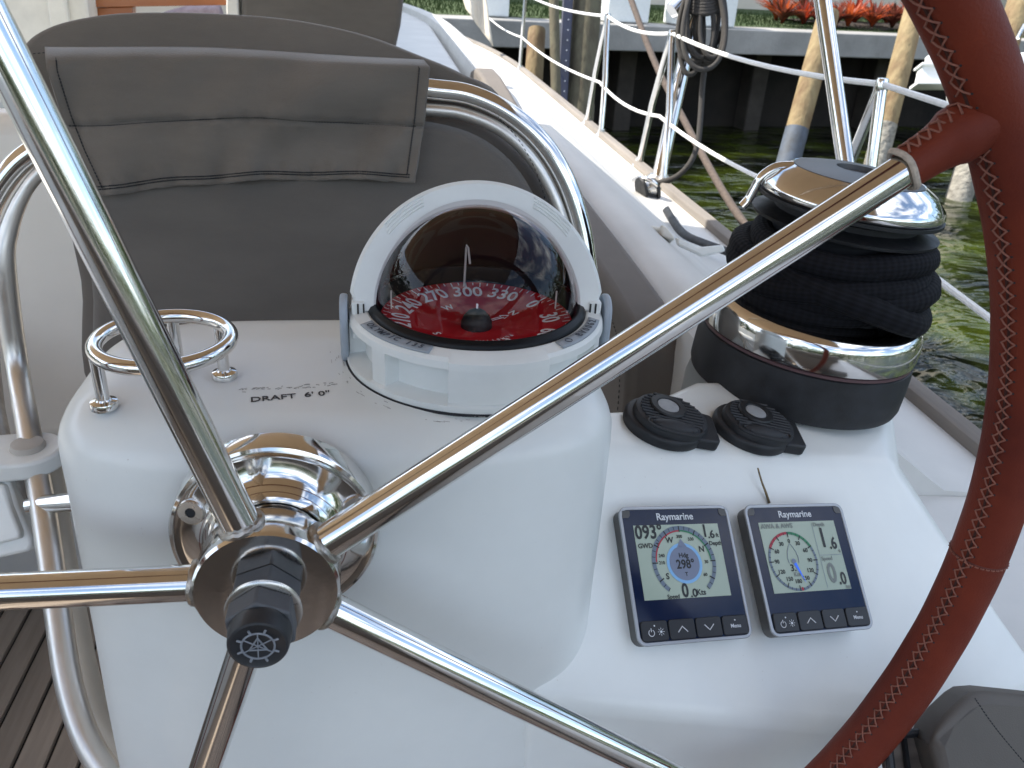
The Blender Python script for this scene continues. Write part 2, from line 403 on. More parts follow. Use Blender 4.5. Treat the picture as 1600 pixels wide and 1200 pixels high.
G().prism(ypoly([(120, -2), (360, -9), (362, 8), (122, 12)], YB+.10), (0, .05, 0)).build('wood_rail', varnish, bk, bevel=.004)
G().prism(ypoly([(122, 13), (207, 10), (208, 40), (126, 44)], YB+.12), (0, .05, 0)).build('wood_panel', varnish, bk, bevel=.004)
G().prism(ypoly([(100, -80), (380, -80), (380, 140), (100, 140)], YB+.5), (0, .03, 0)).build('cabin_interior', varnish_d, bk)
g = G().prism(ypoly([(250, 24), (285, 14), (342, 12), (348, 30), (255, 32)], YB+.2), (0, .05, .01))
tag(g.build('folded_cloth', mat('lilac_cloth', (.42, .36, .42), .9, var=.3, vscale=30), bevel=.008), 'pale lilac folded cloth lying inside the wooden companionway', 'cloth')
g = G().prism(ypoly([(374, -80), (640, -80), (626, 40), (600, 160), (380, 160)], YB), (0, .10, 0))
tag(g.build('canvas_panel', fab2, bevel=.02, bseg=3), 'dark grey canvas panel beside the white companionway jamb', 'panel')

# ================================================================== HELM CONSOLE
ZT = -.28
con = thing('helm_console', (0, .58, -1.36), 'white moulded helm console carrying the compass, instruments and wheel', 'console')
pcx, pcy, pa, pb = -.030, .585, .201, .108
def sup(a, b, n, t):
    c, s = math.cos(t), math.sin(t)
    return (a*math.copysign(abs(c)**(2/n), c), b*math.copysign(abs(s)**(2/n), s))
lv = [(-1.40, -.010), (-1.0, -.008), (-.75, -.006), (-.55, -.0035), (-.42, -.001), (-.35, 0), (-.322, 0)]
for i in range(1, 9):
    t = i/8*PI/2; lv.append((ZT-.034*(1-math.sin(t)), .034*(1-math.cos(t))))
for q in (.05, .07, .085, .1): lv.append((ZT, q))
g = G(); NS = 120
for z, ins in lv:
    for k in range(NS):
        t = 2*PI*(k+.5)/NS
        bulge = 0
        x, y = sup(pa-ins, max(pb-(ins if z > -.33 else 0), .004), 4.2, t)
        if y < 0: y -= .019*(1-(x/pa)**2) * min(1, max(0, (ZT+.01-z)/.09))
        g.v.append(V((pcx+x+(ins if z < -.33 else 0), pcy+y, z)))
for j in range(len(lv)-1):
    for k in range(NS):
        l = (k+1) % NS; g.f.append((j*NS+k, j*NS+l, (j+1)*NS+l, (j+1)*NS+k))
g.f.append(tuple((len(lv)-1)*NS+k for k in range(NS)))
g.build('pedestal', gel, con, ang=60)

PN = V((.209, -.623, .754)).normalized(); DS = 1.06
PP = V((.2467, .5236, -.453))*DS - PN*.015
A = PL(890, 697, PP, PN); B = PL(1394, 722, PP, PN); C = PL(1640, 1062, PP, PN); D = PL(1462, 1150, PP, PN); E_ = PL(820, 1098, PP, PN)
e1 = (B-A).normalized(); TN = e1.cross(V((0, 1, .13))).normalized()
def PT(x, y): return PL(x, y, A, TN)
A2 = PT(880, 640); M1 = PT(985, 636); M2 = PT(1085, 592); B2 = PT(1392, 590)
top_pts = [A, B, B2, M2, M1, A2]
low = lambda p, z, dy=0, dx=0: V((p.x+dx, p.y+dy, z))
D0 = low(D, -1.4, .06); E0 = low(E_, -1.4, .06); C0 = low(C, -1.0, 0, .02); 
vs = [A, B, B2, M2, M1, A2, C, D, E_, low(M1, -1.3), low(M2, -1.3), low(B2, -1.3, 0, .05), C0, D0, E0, low(A2, -1.3)]
fs = [(0, 1, 2, 3, 4, 5), (0, 8, 7, 6, 1), (8, 14, 13, 7), (7, 13, 12, 6), (6, 12, 11, 2, 1), (2, 11, 10, 3), (3, 10, 9, 4), (4, 9, 15, 5), (5, 15, 14, 8, 0), (9, 10, 11, 12, 13, 14, 15)]
G().add(vs, fs).build('side_console', gel, con, bevel=.012, bseg=5, ang=60)
CCs = V((.0685, .596, ZT+.0003)); X, Y, Z = V((1, 0, 0)), V((0, 1, 0)), V((0, 0, 1))
mk = mat('black_ink', (.02, .02, .022), .6)
d0 = PZ(391, 630, ZT+.0004); d1 = PZ(513, 619, ZT+.0004)
tx = (d1-d0).normalized(); ty = V((0, 0, 1)).cross(tx)
text('draft_lettering', 'DRAFT  6\' 0"', .0098, d0, tx, ty, mk, con, align='LEFT', fat=.012, sx=1.02, valign='BOTTOM')
gf = mat('faded_ink', (.36, .35, .34), .7)
g = G()
random.seed(3)
for i in range(46):                                              # rubbed-off older letters
    a = random.random(); p = lerp(PZ(372, 610, ZT+.0004), PZ(525, 600, ZT+.0004), a) + V((0, random.uniform(-.003, .003), 0))
    g.box(p, random.uniform(.0008, .0030), random.uniform(.0003, .0008), .0002, ex=(tx+ty*random.uniform(-.6, .6)).normalized(), ey=ty)
for i in range(34):                                              # hairline scuffs round the compass foot
    a = rad(random.uniform(-95, 20)); q = CCs + V((math.sin(a), -math.cos(a), 0))*random.uniform(.103, .116); t_ = V((math.cos(a), math.sin(a), 0))
    g.box(q, random.uniform(.001, .006), random.uniform(.00015, .0004), .0002, ex=t_, ey=Z.cross(t_))
g.build('worn_lettering', gf, con, smooth=False)['kind'] = 'stuff'

# ---- rubbed edge and opening low on the console
hz = thing('locker_opening', PD(1440, 1180, .66), 'black rimmed oblong recess low beside the grey helm cushion', 'recess')
base = PL(1470, 1200, PP - V((0, .05, .05)), PN)
o_ = PD(1452, 1196, .66); ex_ = V((.98, .1, -.12)).normalized(); ez_ = V((.1, -.75, .65)).normalized(); ey_ = ez_.cross(ex_)
def rrect(w, h, r, n=6):
    out = []
    for cx, cy, a0 in ((w/2-r, h/2-r, 0), (-w/2+r, h/2-r, PI/2), (-w/2+r, -h/2+r, PI), (w/2-r, -h/2+r, 1.5*PI)):
        for k in range(n+1):
            a = a0+k/n*PI/2; out.append((cx+math.cos(a)*r, cy+math.sin(a)*r))
    return out
def loc(o, ex, ey, ez, x, y, z=0): return o + ex*x + ey*y + ez*z
ring_o = [loc(o_, ex_, ey_, ez_, x, y) for x, y in rrect(.074, .05, .012)]
g = G().tube(ring_o, .0035, 8, closed=True); g.build('rim', blk_rub, hz)
G().prism([loc(o_, ex_, ey_, ez_, x, y, -.008) for x, y in rrect(.072, .048, .011)], -ez_*.004).build('back_plate', mat('grey_wood', (.16, .13, .11), .7, var=.5, vscale=40, stretch=(.1, 1, 1)), hz)
for k in (-1, 0, 1):
    G().box(loc(o_, ex_, ey_, ez_, k*.018, 0, -.004), .003, .044, .004, ex_, ey_, ez_).build('bar', blk, hz)

# ================================================================== STEERING WHEEL
def c2w(x, y, z): return cr*x - cu*y + cf*z
WS = .495/.47
WN = c2w(.1576, .4316, -.8882).normalized(); WU = c2w(.9846, 0, .1747).normalized(); WV = -WU.cross(WN).normalized()
if WV.dot(cu) < 0: WV = -WV
WH = c2w(-.1387, .1128, .47)*WS
WR, WO, WA0 = .4641*WS, -.0072*WS, .6392
wheel = thing('steering_wheel', WH, 'five spoked polished steel steering wheel with stitched red leather rim', 'steering wheel')
def wd(a): return WU*math.cos(a) + WV*math.sin(a)
# hub
hr = .0425
g = G().lathe([(.028, -.038), (.0315, -.0365), (.0330, -.033), (.0330, -.024), (.0345, -.0205), (.039, -.0185), (hr-.001, -.0175), (hr, -.0155), (hr, .008), (hr-.0015, .0100), (.022, .0100), (.010, .0096), (0, .0096)], WH, WN, 72)
g.build('hub', chrome, wheel, ang=30)
for k in range(5):
    a = WA0 + k*2*PI/5; d = wd(a)
    pts = [WH - WN*.0028 + d*lerp(hr-.006, WR, t/14) + WN*((WO+.0028)*(t/14)**1.7) for t in range(15)]
    r1, r2 = .0111, .0092
    sp = G().tube(pts, lambda t: lerp(r1, r2, t), 28).build('spoke', chrome, wheel)
    # weld bead
    b = d.cross(WN)
    ringp = []
    for q in range(40):
        t = 2*PI*q/40; e = b*math.cos(t) + WN*math.sin(t)
        ringp.append(WH - WN*.0028 + d*(math.sqrt(max(0, hr**2 - (math.cos(t)*.0118)**2))+.0008) + e*.0118 + d*random.uniform(-.0006, .0006))
    G().tube(ringp, .0022, 7, closed=True).build('weld', weld, sp)
    # leather sleeve where the spoke runs into the rim
    s0 = WR-.0215-.034
    sp_pts = [WH + d*lerp(s0, WR-.004, t/10) + WN*WO for t in range(11)]
    def slr(t):
        return min(.0164, .0120 + .0004*math.sin(t*7) + .0085*max(0, (t-.12)/.6)**2.6)
    sl = G().tube(sp_pts, slr, 28).build('leather_sleeve', leather, wheel)
    cring = [WH + d*(s0+.0006*math.sin(q*.9)) + WN*WO + (b*math.cos(2*PI*q/24) + WN*math.sin(2*PI*q/24))*.0118 for q in range(24)]
    G().tube(cring, .0019, 8, closed=True).build('cord_binding', cord, sl)
    # seam stitches on the sleeve, on the side turned up to the rim
    g = G()
    sd = -1 if k == 0 else 1
    for q in range(7):
        t = .06+q*.12
        p = lerp(sp_pts[0], sp_pts[-1], t); rr = slr(t)+.0003
        for s_ in (-1, 1):
            aa = rad(90+22*s_); bb = rad(90-22*s_)
            p2 = lerp(sp_pts[0], sp_pts[-1], t+.11)
            sgn = 1 if b.dot(cu) > 0 else -1
            e = lambda an: b*sgn*math.sin(an) + WN*math.cos(an)
            pm = (p+p2)/2 + e(rad(80))*(rr+.0014)
            g.tube([p+e(aa-.2)*rr, pm, p2+e(bb-.2)*rr], .0007, 5)
    g.build('stitching', thread, sl)['kind'] = 'stuff'
# rim: leather tube with a sunken seam on its inner side
rr_ = .0188; NR, NM = 420, 40
seam = rad(180-24)        # minor angle measured from outward radial towards the helmsman
def rim_pt(a, m, rr): 
    d = wd(a); return WH + WN*(WO) + d*(WR + math.cos(m)*rr) + WN*(math.sin(m)*rr)
g = G()
for i in range(NR):
    a = 2*PI*i/NR
    for j in range(NM):
        m = 2*PI*j/NM; dm = abs((m-seam+PI) % (2*PI)-PI)
        r = rr_*(1 + .006*math.sin(a*23+m*2)+.004*math.sin(a*57-m*3)) - .0016*math.exp(-(dm/.10)**2)
        g.v.append(rim_pt(a, m, r))
for i in range(NR):
    for j in range(NM):
        k, l = (i+1) % NR, (j+1) % NM; g.f.append((i*NM+j, i*NM+l, k*NM+l, k*NM+j))
rim = g.build('rim', leather, wheel, ang=180)
g = G(); pitch = .0088/WR; n = int(2*PI/pitch)
random.seed(5)
for i in range(n):
    a = 2*PI*i/n
    if min(abs((a-(WA0+k*2*PI/5)+PI) % (2*PI)-PI) for k in range(5)) < .036: continue
    w = .21+random.uniform(-.03, .03)
    for s_ in (-1, 1):
        p = [rim_pt(a, seam-w*s_, rr_+.0000), rim_pt(a+pitch*.28, seam-w*.35*s_, rr_+.0006), rim_pt(a+pitch*.72, seam+w*.35*s_, rr_+.0006+.0004*s_), rim_pt(a+pitch, seam+w*s_, rr_)]
        g.tube(p, .00058, 5)
g.build('stitching', thread, rim)['kind'] = 'stuff'
G().tube([rim_pt(2*PI*q/360, seam, rr_-.0018) for q in range(360)], .0013, 6, closed=True).build('seam_gap', mat('seam_dark', (.05, .016, .011), .9), rim)
g = G()                                                            # needle holes
for i in range(n):
    a = 2*PI*i/n
    for s_ in (-1, 1):
        p = rim_pt(a, seam+.25*s_, rr_+.00005); q = rim_pt(a, seam+.25*s_, rr_+.0003)
        g.lathe([(.0008, 0), (.0006, .0002), (0, .0002)], p, (q-p), 7)
g.build('needle_holes', stitch_m, rim)['kind'] = 'stuff'
aj = None
def angle_near(px, py):
    best = min(range(3600), key=lambda i: (lambda P: (800+FPX*P.dot(cr)/P.dot(cf)-px)**2 + (600-FPX*P.dot(cu)/P.dot(cf)-py)**2 if P.dot(cf) > 0 else 1e9)(rim_pt(2*PI*i/3600, 0, 0)))
    return 2*PI*best/3600
aj = angle_near(1535, 868)
g = G()
for q in range(34):
    m0 = 2*PI*q/34
    g.tube([rim_pt(aj, m0, rr_+.0002), rim_pt(aj, m0+.06, rr_+.0007), rim_pt(aj, m0+.12, rr_+.0002)], .00055, 5)
g.build('cross_seam', thread, rim)['kind'] = 'stuff'
G().tube([rim_pt(aj+.0022, 2*PI*q/40, rr_-.0001) for q in range(40)], .0006, 6, closed=True).build('leather_joint', mat('leather_edge', (.10, .022, .014), .7), rim)
# nut stack
steelg = mat('dull_steel', (.20, .20, .205), .38, 1, var=.35, vscale=60, rvar=.25, bump=.25, bscale=300, bdist=.0006)
capm = mat('nut_grey', (.055, .058, .064), .48, var=.45, vscale=70, rvar=.2, bump=.25, bscale=400, bdist=.0005, col2=(.10, .105, .115))
def hexa(r, o, h, rot=0):
    pts = [o + (WU*math.cos(rot+k*PI/3) + WV*math.sin(rot+k*PI/3))*r for k in range(6)]
    return pts
nut = G().prism(hexa(.0215, WH+WN*.0096, 0, .35), WN*.0145).build('lock_nut', capm, wheel, bevel=.0012, bseg=2)
G().lathe([(.014, 0), (.0212, .0005), (.0218, .0012), (.0218, .0028), (.0205, .0036), (.014, .0036)], WH+WN*.0238, WN, 48).build('washer', chrome2, wheel)
G().prism(hexa(.0205, WH+WN*.0274, 0, .62), WN*.0150).build('cap_nut', capm, wheel, bevel=.0014, bseg=2)
capo = WH + WN*.0420
cap = G().lathe([(.0170, -.002), (.0174, .0012), (.0174, .0030), (.0170, .0060), (.0165, .0105), (.0160, .0115), (.0148, .0120), (.0143, .0116), (0, .0114)], capo, WN, 48).build('end_cap', mat('cap_black', (.02, .022, .026), .35, var=.4, vscale=60, rvar=.2), wheel)
em = mat('emblem_grey', (.22, .24, .27), .5, var=.3, vscale=200)
eo = capo + WN*.0118
g = G().tube([eo + (WU*math.cos(2*PI*k/40)+WV*math.sin(2*PI*k/40))*.0088 for k in range(40)], .0006, 6, closed=True)
for k in range(8):
    d = WU*math.cos(PI/8+k*PI/4)+WV*math.sin(PI/8+k*PI/4); g.tube([eo+d*.0088, eo+d*.0118], .0007, 6)
for k in range(3):
    d = WU*math.cos(.5+k*PI/3)+WV*math.sin(.5+k*PI/3)
    g.tube([eo-d*.0085, eo+d*.0085], .0004, 5)
for k in range(3):
    d = WU*math.cos(PI/2+k*2*PI/3)+WV*math.sin(PI/2+k*2*PI/3); d2 = WU*math.cos(PI/2+(k+1)*2*PI/3)+WV*math.sin(PI/2+(k+1)*2*PI/3)
    g.tube([eo+d*.0055, eo+d2*.0055], .0005, 5)
g.build('emblem', em, cap)

# ---- shaft flange on the console
FO = WH - WN*.051
fl = thing('shaft_flange', FO, 'polished steel dome flange with socket screws behind the wheel hub', 'flange')
g = G().lathe([(.0, -.014), (.0665, -.014), (.0665, .0010), (.0655, .0034), (.0635, .0042), (.0605, .0030), (.0580, .0032), (.0500, .0052), (.0460, .0072), (.0430, .0112), (.0415, .0150), (.0395, .0182), (.0370, .0194), (.0352, .0186), (.0345, .0160), (.0345, .0080)], FO, WN, 96)
g.build('plate', chrome, fl, ang=40)
G().lathe([(.0310, .004), (.0310, .024), (0, .024)], FO, WN, 64).build('shaft_sleeve', blk, fl)
for an in (rad(158), rad(22), rad(-75), rad(-105)):
    p = FO + (WU*math.cos(an)+WV*math.sin(an))*.0535
    nn = (WN*.97 + (WU*math.cos(an)+WV*math.sin(an))*.22).normalized()
    sc_ = G().lathe([(.0086, .001), (.0088, .0052), (.0080, .0062), (.0034, .0062), (.0032, .0042), (0, .0042)], p, nn, 32).build('screw', chrome2, fl)
    x = nn.orthogonal().normalized(); y = nn.cross(x)
    G().prism([p+nn*.0030+(x*math.cos(k*PI/3)+y*math.sin(k*PI/3))*.0034 for k in range(6)], nn*.0028).build('socket', stitch_m, sc_)

# ================================================================== COMPASS
CC = V((.0685, .596, ZT))
comp = thing('compass', CC, 'white binnacle compass with red card under a smoked dome and raised hood', 'compass')
X, Y, Z = V((1, 0, 0)), V((0, 1, 0)), V((0, 0, 1))
def cp(theta, r, z):            # theta from the aft direction (-Y), positive to starboard
    return CC + V((math.sin(theta)*r, -math.cos(theta)*r, z))
angs = []
pk = [(-84, -55), (-46, -17), (25, 56), (64, 92)]
t = -180.0
while t < 180:
    angs.append(t); t += 3
for a, b in pk: angs += [a-.35, a+.35, b-.35, b+.35]
angs = sorted(set(angs))
def inpk(d): return any(a < d < b for a, b in pk)
prof = [(.1005, 0), (.1010, .002), (.1010, .0055), (.0985, .0070), (.0985, .0075), (.0985, .0320), (.0985, .0325), (.0978, .0375), (.0955, .0400), (.0860, .0420), (.0845, .0415), (.0835, .010)]
g = G(); m = len(angs)
for j, (r, h) in enumerate(prof):
    for d in angs:
        rr = r
        if j in (4, 5) and inpk(d): rr = r - .012
        elif j in (3, 6) and inpk(d): rr = r - (.004 if j == 3 else 0)
        front = abs(d-4) < 21
        if j in (4, 5, 6, 7) and front: rr += .0015
        g.v.append(cp(rad(d), rr, h))
for j in range(len(prof)-1):
    for k in range(m):
        l = (k+1) % m; g.f.append((j*m+k, j*m+l, (j+1)*m+l, (j+1)*m+k))
g.f.append(tuple(range(m)))
g.build('base', white_pl, comp, ang=30)
G().tube([cp(2*PI*k/72, .1012, -.0002) for k in range(72)], .0011, 6, closed=True).build('gasket', stitch_m, comp)
ZB = .043
G().lathe([(.0842, .036), (.0845, .0425), (.0825, .0455), (.0795, .0468), (.0775, .0462), (.0768, .043), (.0768, .010)], CC, Z, 96, caps=False).build('bezel', mat('bezel_black', (.006, .0065, .008), .35, rvar=.1, vscale=50, spec=.2), comp)
bowl = G().lathe([(.0, .0125), (.0740, .0130), (.0764, .0180)], CC, Z, 72, caps=False).build('bowl', mat('bowl_black', (.010, .008, .008), .5), comp)
# card
ZC = .0235; RC = .0745; DISH = .0095
red = mat('card_red', (.50, .008, .016), .5, var=.15, vscale=25)
zc = lambda r: ZC+DISH*(r/RC)**2+.0003
card = G().lathe([(RC, zc(RC)-.002)] + [(RC*q/10, zc(RC*q/10)-.0003) for q in range(10, -1, -1)], CC, Z, 96, caps=False).build('card', red, comp)
wht = mat('card_white', (.92, .92, .93), .5)
def card_frame(ang):    # ang: clockwise from forward
    d = V((math.sin(ang), math.cos(ang), 0)); return d, V((math.cos(ang), -math.sin(ang), 0))
for deg in range(0, 360, 5):
    d, e = card_frame(rad(deg-300-2)); L = .0082 if deg % 30 == 0 else (.0060 if deg % 10 == 0 else .0038); w = .0013 if deg % 30 == 0 else .0009
    r1_, r2_ = RC-.0012, RC-.0012-L
    a_, b_ = CC+d*r1_+Z*zc(r1_), CC+d*r2_+Z*(zc(r2_)+.0001)
    G().add([a_-e*w/2, a_+e*w/2, b_+e*w/2, b_-e*w/2], [(0, 1, 2, 3)]).build('tick', wht, card, smooth=False)
for deg in range(0, 360, 30):
    d, e = card_frame(rad(deg-300-2)); r_ = .0580; up_ = (d + Z*(2*DISH*r_/RC**2)).normalized()
    text('numeral', str(deg), .0205 if deg else .0185, CC+d*r_+Z*(zc(r_)+.0006), e, up_, wht, card, fat=.014, sx=.84)
for deg, ch in ((0, 'N'), (90, 'E'), (180, 'S'), (270, 'W')):
    d, e = card_frame(rad(deg-300-2))
    text('cardinal_letter', ch, .0095, CC+d*.0375+Z*(zc(.0375)+.0005), e, (d+Z*(2*DISH*.0375/RC**2)).normalized(), wht, card, fat=.014)
d, e = card_frame(rad(0-300-2))
zz = Z*(zc(.026)+.0008)
for ln in ([(.015, .0012), (.026, .0012), (.026, .0034), (.033, 0), (.026, -.0034), (.026, -.0012), (.015, -.0012)],):
    G().tube([CC+zz+d*p+e*q for p, q in ln], .00035, 5).build('north_arrow', wht, card)
tw = 'PLASTIMO'
for i, ch in enumerate(tw):
    th = rad(-16+ i*7.4 - 30)
    d = V((-math.sin(th), -math.cos(th), 0)); e = V((-math.cos(th), math.sin(th), 0))
    text('card_letter', ch, .0050, CC+d*.0335+Z*(zc(.0335)+.0004), e, (d+Z*(2*DISH*.0335/RC**2)).normalized(), wht, card, fat=.01)
# jewel cap, lubber line
G().lathe([(.0125, ZC-.002), (.0122, ZC+.004), (.0105, ZC+.0085), (.007, ZC+.0125), (.003, ZC+.0148), (.0012, ZC+.0155), (0, ZC+.0157)], CC, Z, 40).build('pivot_cone', blk, comp)
G().box(CC+Z*(ZC+.0172)+X*.0, .0016, .0016, .004).build('pivot_pin', wht, comp)
lb = CC + Y*.068 + X*(-.004) + Z*.008
G().tube([lb+Z*(ZC+.000), lb+Z*(ZC+.034)+X*.0008, lb+Z*(ZC+.0365)+X*.0011, lb+Z*(ZC+.0345)+X*.0024+Y*-.001, lb+Z*(ZC+.021)+X*.0042-Y*.002], .0010, 8).build('lubber_line', mat('ivory_pin', (.6, .57, .53), .5), comp)
for sgn in (-1, 1):
    G().box(CC+V((sgn*.066, .018, ZC+.010)), .0012, .0012, .026).build('side_lubber', mat('ivory_pin', (.6, .57, .53), .5), comp)
# smoked dome (thin shell)
def dome_mat():
    m_ = bpy.data.materials.new('smoked_dome'); m_.use_nodes = True; nt = m_.node_tree; nt.nodes.clear()
    o = nt.nodes.new('ShaderNodeOutputMaterial'); mix = nt.nodes.new('ShaderNodeMixShader')
    tr = nt.nodes.new('ShaderNodeBsdfTransparent'); tr.inputs[0].default_value = (.90, .87, .88, 1)
    gl = nt.nodes.new('ShaderNodeBsdfGlossy'); gl.inputs['Roughness'].default_value = .015
    fr = nt.nodes.new('ShaderNodeFresnel'); fr.inputs['IOR'].default_value = 1.52
    ge = nt.nodes.new('ShaderNodeNewGeometry'); ii = nt.nodes.new('ShaderNodeMapRange'); ii.inputs['To Min'].default_value = 1.38; ii.inputs['To Max'].default_value = 1/1.38
    nt.links.new(ge.outputs['Backfacing'], ii.inputs['Value']); nt.links.new(ii.outputs[0], fr.inputs['IOR'])
    nt.links.new(fr.outputs[0], mix.inputs[0]); nt.links.new(tr.outputs[0], mix.inputs[1]); nt.links.new(gl.outputs[0], mix.inputs[2]); nt.links.new(mix.outputs[0], o.inputs[0])
    return m_
prof = [(.0762*math.cos(t/20*PI/2), .046+.0762*math.sin(t/20*PI/2)) for t in range(20)] + [(0, .046+.0762)]
DG = G().lathe(prof, CC, Z, 72); DG.f = [f_ for f_ in DG.f if len(f_) <= 4]
DG.build('dome', dome_mat(), comp)
# hood: arch band + shell leaning back from it
HC = CC + Z*.0375
def hp(th, ph, r):      # th: 0 = port pivot .. pi = starboard pivot, ph: lean of the half plane back from vertical
    return HC + X*(-math.cos(th)*r) + (Z*math.cos(ph) + Y*math.sin(ph))*(math.sin(th)*r)
ph0 = rad(20)
off = -Y*math.cos(ph0) + Z*math.sin(ph0)      # out of the arch plane, towards the helmsman
sec = [(.0778, .000), (.0778, .013), (.0795, .0150), (.0948, .0150), (.0975, .0125), (.0980, .000)]
g = G(); n = 64
for i in range(n+1):
    th = PI*i/n
    wd_ = 1 if 0.12 < th < PI-.12 else .86
    for r, o2 in sec: g.v.append(hp(th, ph0, .0778+(r-.0778)*wd_) + off*o2)
k = len(sec)
for i in range(n):
    for j in range(k):
        l = (j+1) % k; g.f.append((i*k+j, i*k+l, (i+1)*k+l, (i+1)*k+j))
g.f.append(tuple(range(k))); g.f.append(tuple(n*k+j for j in range(k)))
hood = g.build('hood', white_pl, comp, ang=30)
for s_ in (0, 1):
    for q in range(4):
        pts = []
        for i in range(12):
            th = rad(40+ i*2.0 + q*.6); th = th if s_ == 0 else PI-th
            pts.append(hp(th, ph0, .0885+q*.0022) + off*.0147)
        G().tube(pts, .0011, 6).build('grip_rib', white_pl, hood)
sh = G().grid(lambda a, b: hp(PI*a, ph0+rad(80)*b, .0955), 40, 22)
sh.build('hood_shell', white_pl, comp, solid=.002)
sh = G().grid(lambda a, b: hp(PI*a, ph0+rad(80)*b, .0880), 40, 22)
sh.build('hood_liner', mat('smoke_brown', (.014, .009, .009), .35), comp)
G().tube([hp(PI*i/40, ph0, .0812)+off*.006 for i in range(41)], .0022, 8).build('hood_inner_lip', mat('smoke_brown2', (.05, .032, .03), .25), comp)
# pivots and shoulders
piv = mat('pivot_grey', (.36, .41, .47), .5, var=.08, vscale=40)
for s_ in (-1, 1):
    c = HC + X*(s_*.0985) - Y*.004 - Z*.012
    poly = []
    for i in range(28):
        a = 2*PI*i/28; poly.append(c + Y*(math.cos(a)*.0135) + Z*(math.sin(a)*.0135 + (.013 if math.sin(a) > 0 else -.014)))
    G().prism(poly, X*(s_*.006)).build('pivot_knob', piv, comp, bevel=.0022, bseg=3)
    G().box(HC + X*(s_*.0905) - Y*.006 - Z*.003, .010, .017, .030).build('pivot_block', white_pl, comp, bevel=.0012)
    for q in range(2):
        G().box(HC + X*(s_*(.0865+q*.0042)) - Y*.0150 - Z*.002, .0012, .0012, .026).build('pivot_slot', blk, comp)
# shoulder name pads
pad = mat('label_grey', (.30, .34, .38), .5)
ink = mat('label_ink', (.05, .06, .08), .6)
for lo, hi, s, flip in ((-68, -26, 'OLYMPIC 135', False), (34, 72, 'BV0062', False)):
    g = G().grid(lambda a, b: cp(rad(lerp(lo, hi, a)), .0868+.0086*b, .0425-.0018*b), 24, 4)
    p_ = g.build('name_pad', pad, comp, solid=.0008)
    for i, ch in enumerate(s):
        if ch == ' ': continue
        f_ = (i+.5)/len(s); th = rad(lerp(lo+(3 if len(s) > 8 else 13), hi-3, f_))
        d = V((math.sin(th), -math.cos(th), 0)); e = V((math.cos(th), math.sin(th), 0))
        if flip:
            th = rad(lerp(hi-4, lo+4, f_)); d = V((math.sin(th), -math.cos(th), 0)); e = V((math.cos(th), math.sin(th), 0))
            text('pad_letter', ch, .0068, cp(th, .0911, .0425), -e, d, ink, p_, fat=.01)
        else:
            text('pad_letter', ch, .0076, cp(th, .0911, .0428), e, -d, ink, p_, fat=.02, sx=.85 if len(s) > 8 else 1)

eo2 = cp(rad(40), .0911, .0428)
G().tube([eo2+V((math.cos(2*PI*k/24)*.0026, math.sin(2*PI*k/24)*.0026, 0)) for k in range(24)], .0003, 5, closed=True).build('pad_emblem', ink, p_)
# ================================================================== CUP HOLDER
cz = ZT + .043
pA, pB = PZ(136, 541, cz), PZ(370, 523, cz)
cc = (pA+pB)/2; crd = (pB-pA).length/2 - .004
cup = thing('cup_holder', V((cc.x, cc.y, ZT)), 'polished steel ring cup holder on thin posts, left of the compass', 'cup holder')
G().tube([cc+V((math.cos(2*PI*k/72)*crd, math.sin(2*PI*k/72)*crd, 0)) for k in range(72)], .0052, 14, closed=True).build('ring', chrome, cup)
for px_, py_ in ((191, 632), (370, 582), (300, 505)):
    b = PZ(px_, py_, ZT); dd = V((b.x-cc.x, b.y-cc.y, 0)).normalized(); tp = cc + dd*crd
    b = V((tp.x, tp.y, ZT))
    ps = G().tube([b, tp-Z*.002], .0042, 16).build('post', chrome, cup)
    G().lathe([(.0090, 0), (.0092, .0025), (.0085, .0045), (.0052, .0055), (.0045, .0065)], b, Z, 28).build('foot', chrome, ps)

# ================================================================== INSTRUMENT DISPLAYS
hsg = mat('display_housing', (.085, .083, .080), .42, var=.2, vscale=60)
frm = mat('display_frame', (.36, .37, .385), .32, .7, rvar=.1, vscale=60)
navy = mat('display_glass', (.006, .014, .042), .09, rvar=.08, vscale=60, spec=.35)  # dark navy glass; its blue carries sky reflection put into the colour
btn = mat('display_button', (.010, .011, .014), .38)
ptx = mat('display_print', (.62, .64, .67), .5)
scrL = mat('lcd_screen', (.26, .32, .27), .14, emit=.09, rvar=.12, vscale=50)
lcd_k = mat('lcd_black', (.012, .014, .016), .5)
lcd_g = mat('lcd_grey', (.13, .17, .22), .5)
lcd_g2 = mat('lcd_dim', (.16, .18, .17), .5)
lcd_r = mat('lcd_red', (.35, .02, .04), .5)
lcd_v = mat('lcd_green', (.02, .18, .08), .5)
lcd_b = mat('lcd_blue', (.03, .12, .62), .5, emit=.25)
lcd_c = mat('lcd_slate', (.17, .20, .28), .5)
lcd_halo = mat('lcd_halo', (.16, .34, .58), .5, emit=.08)
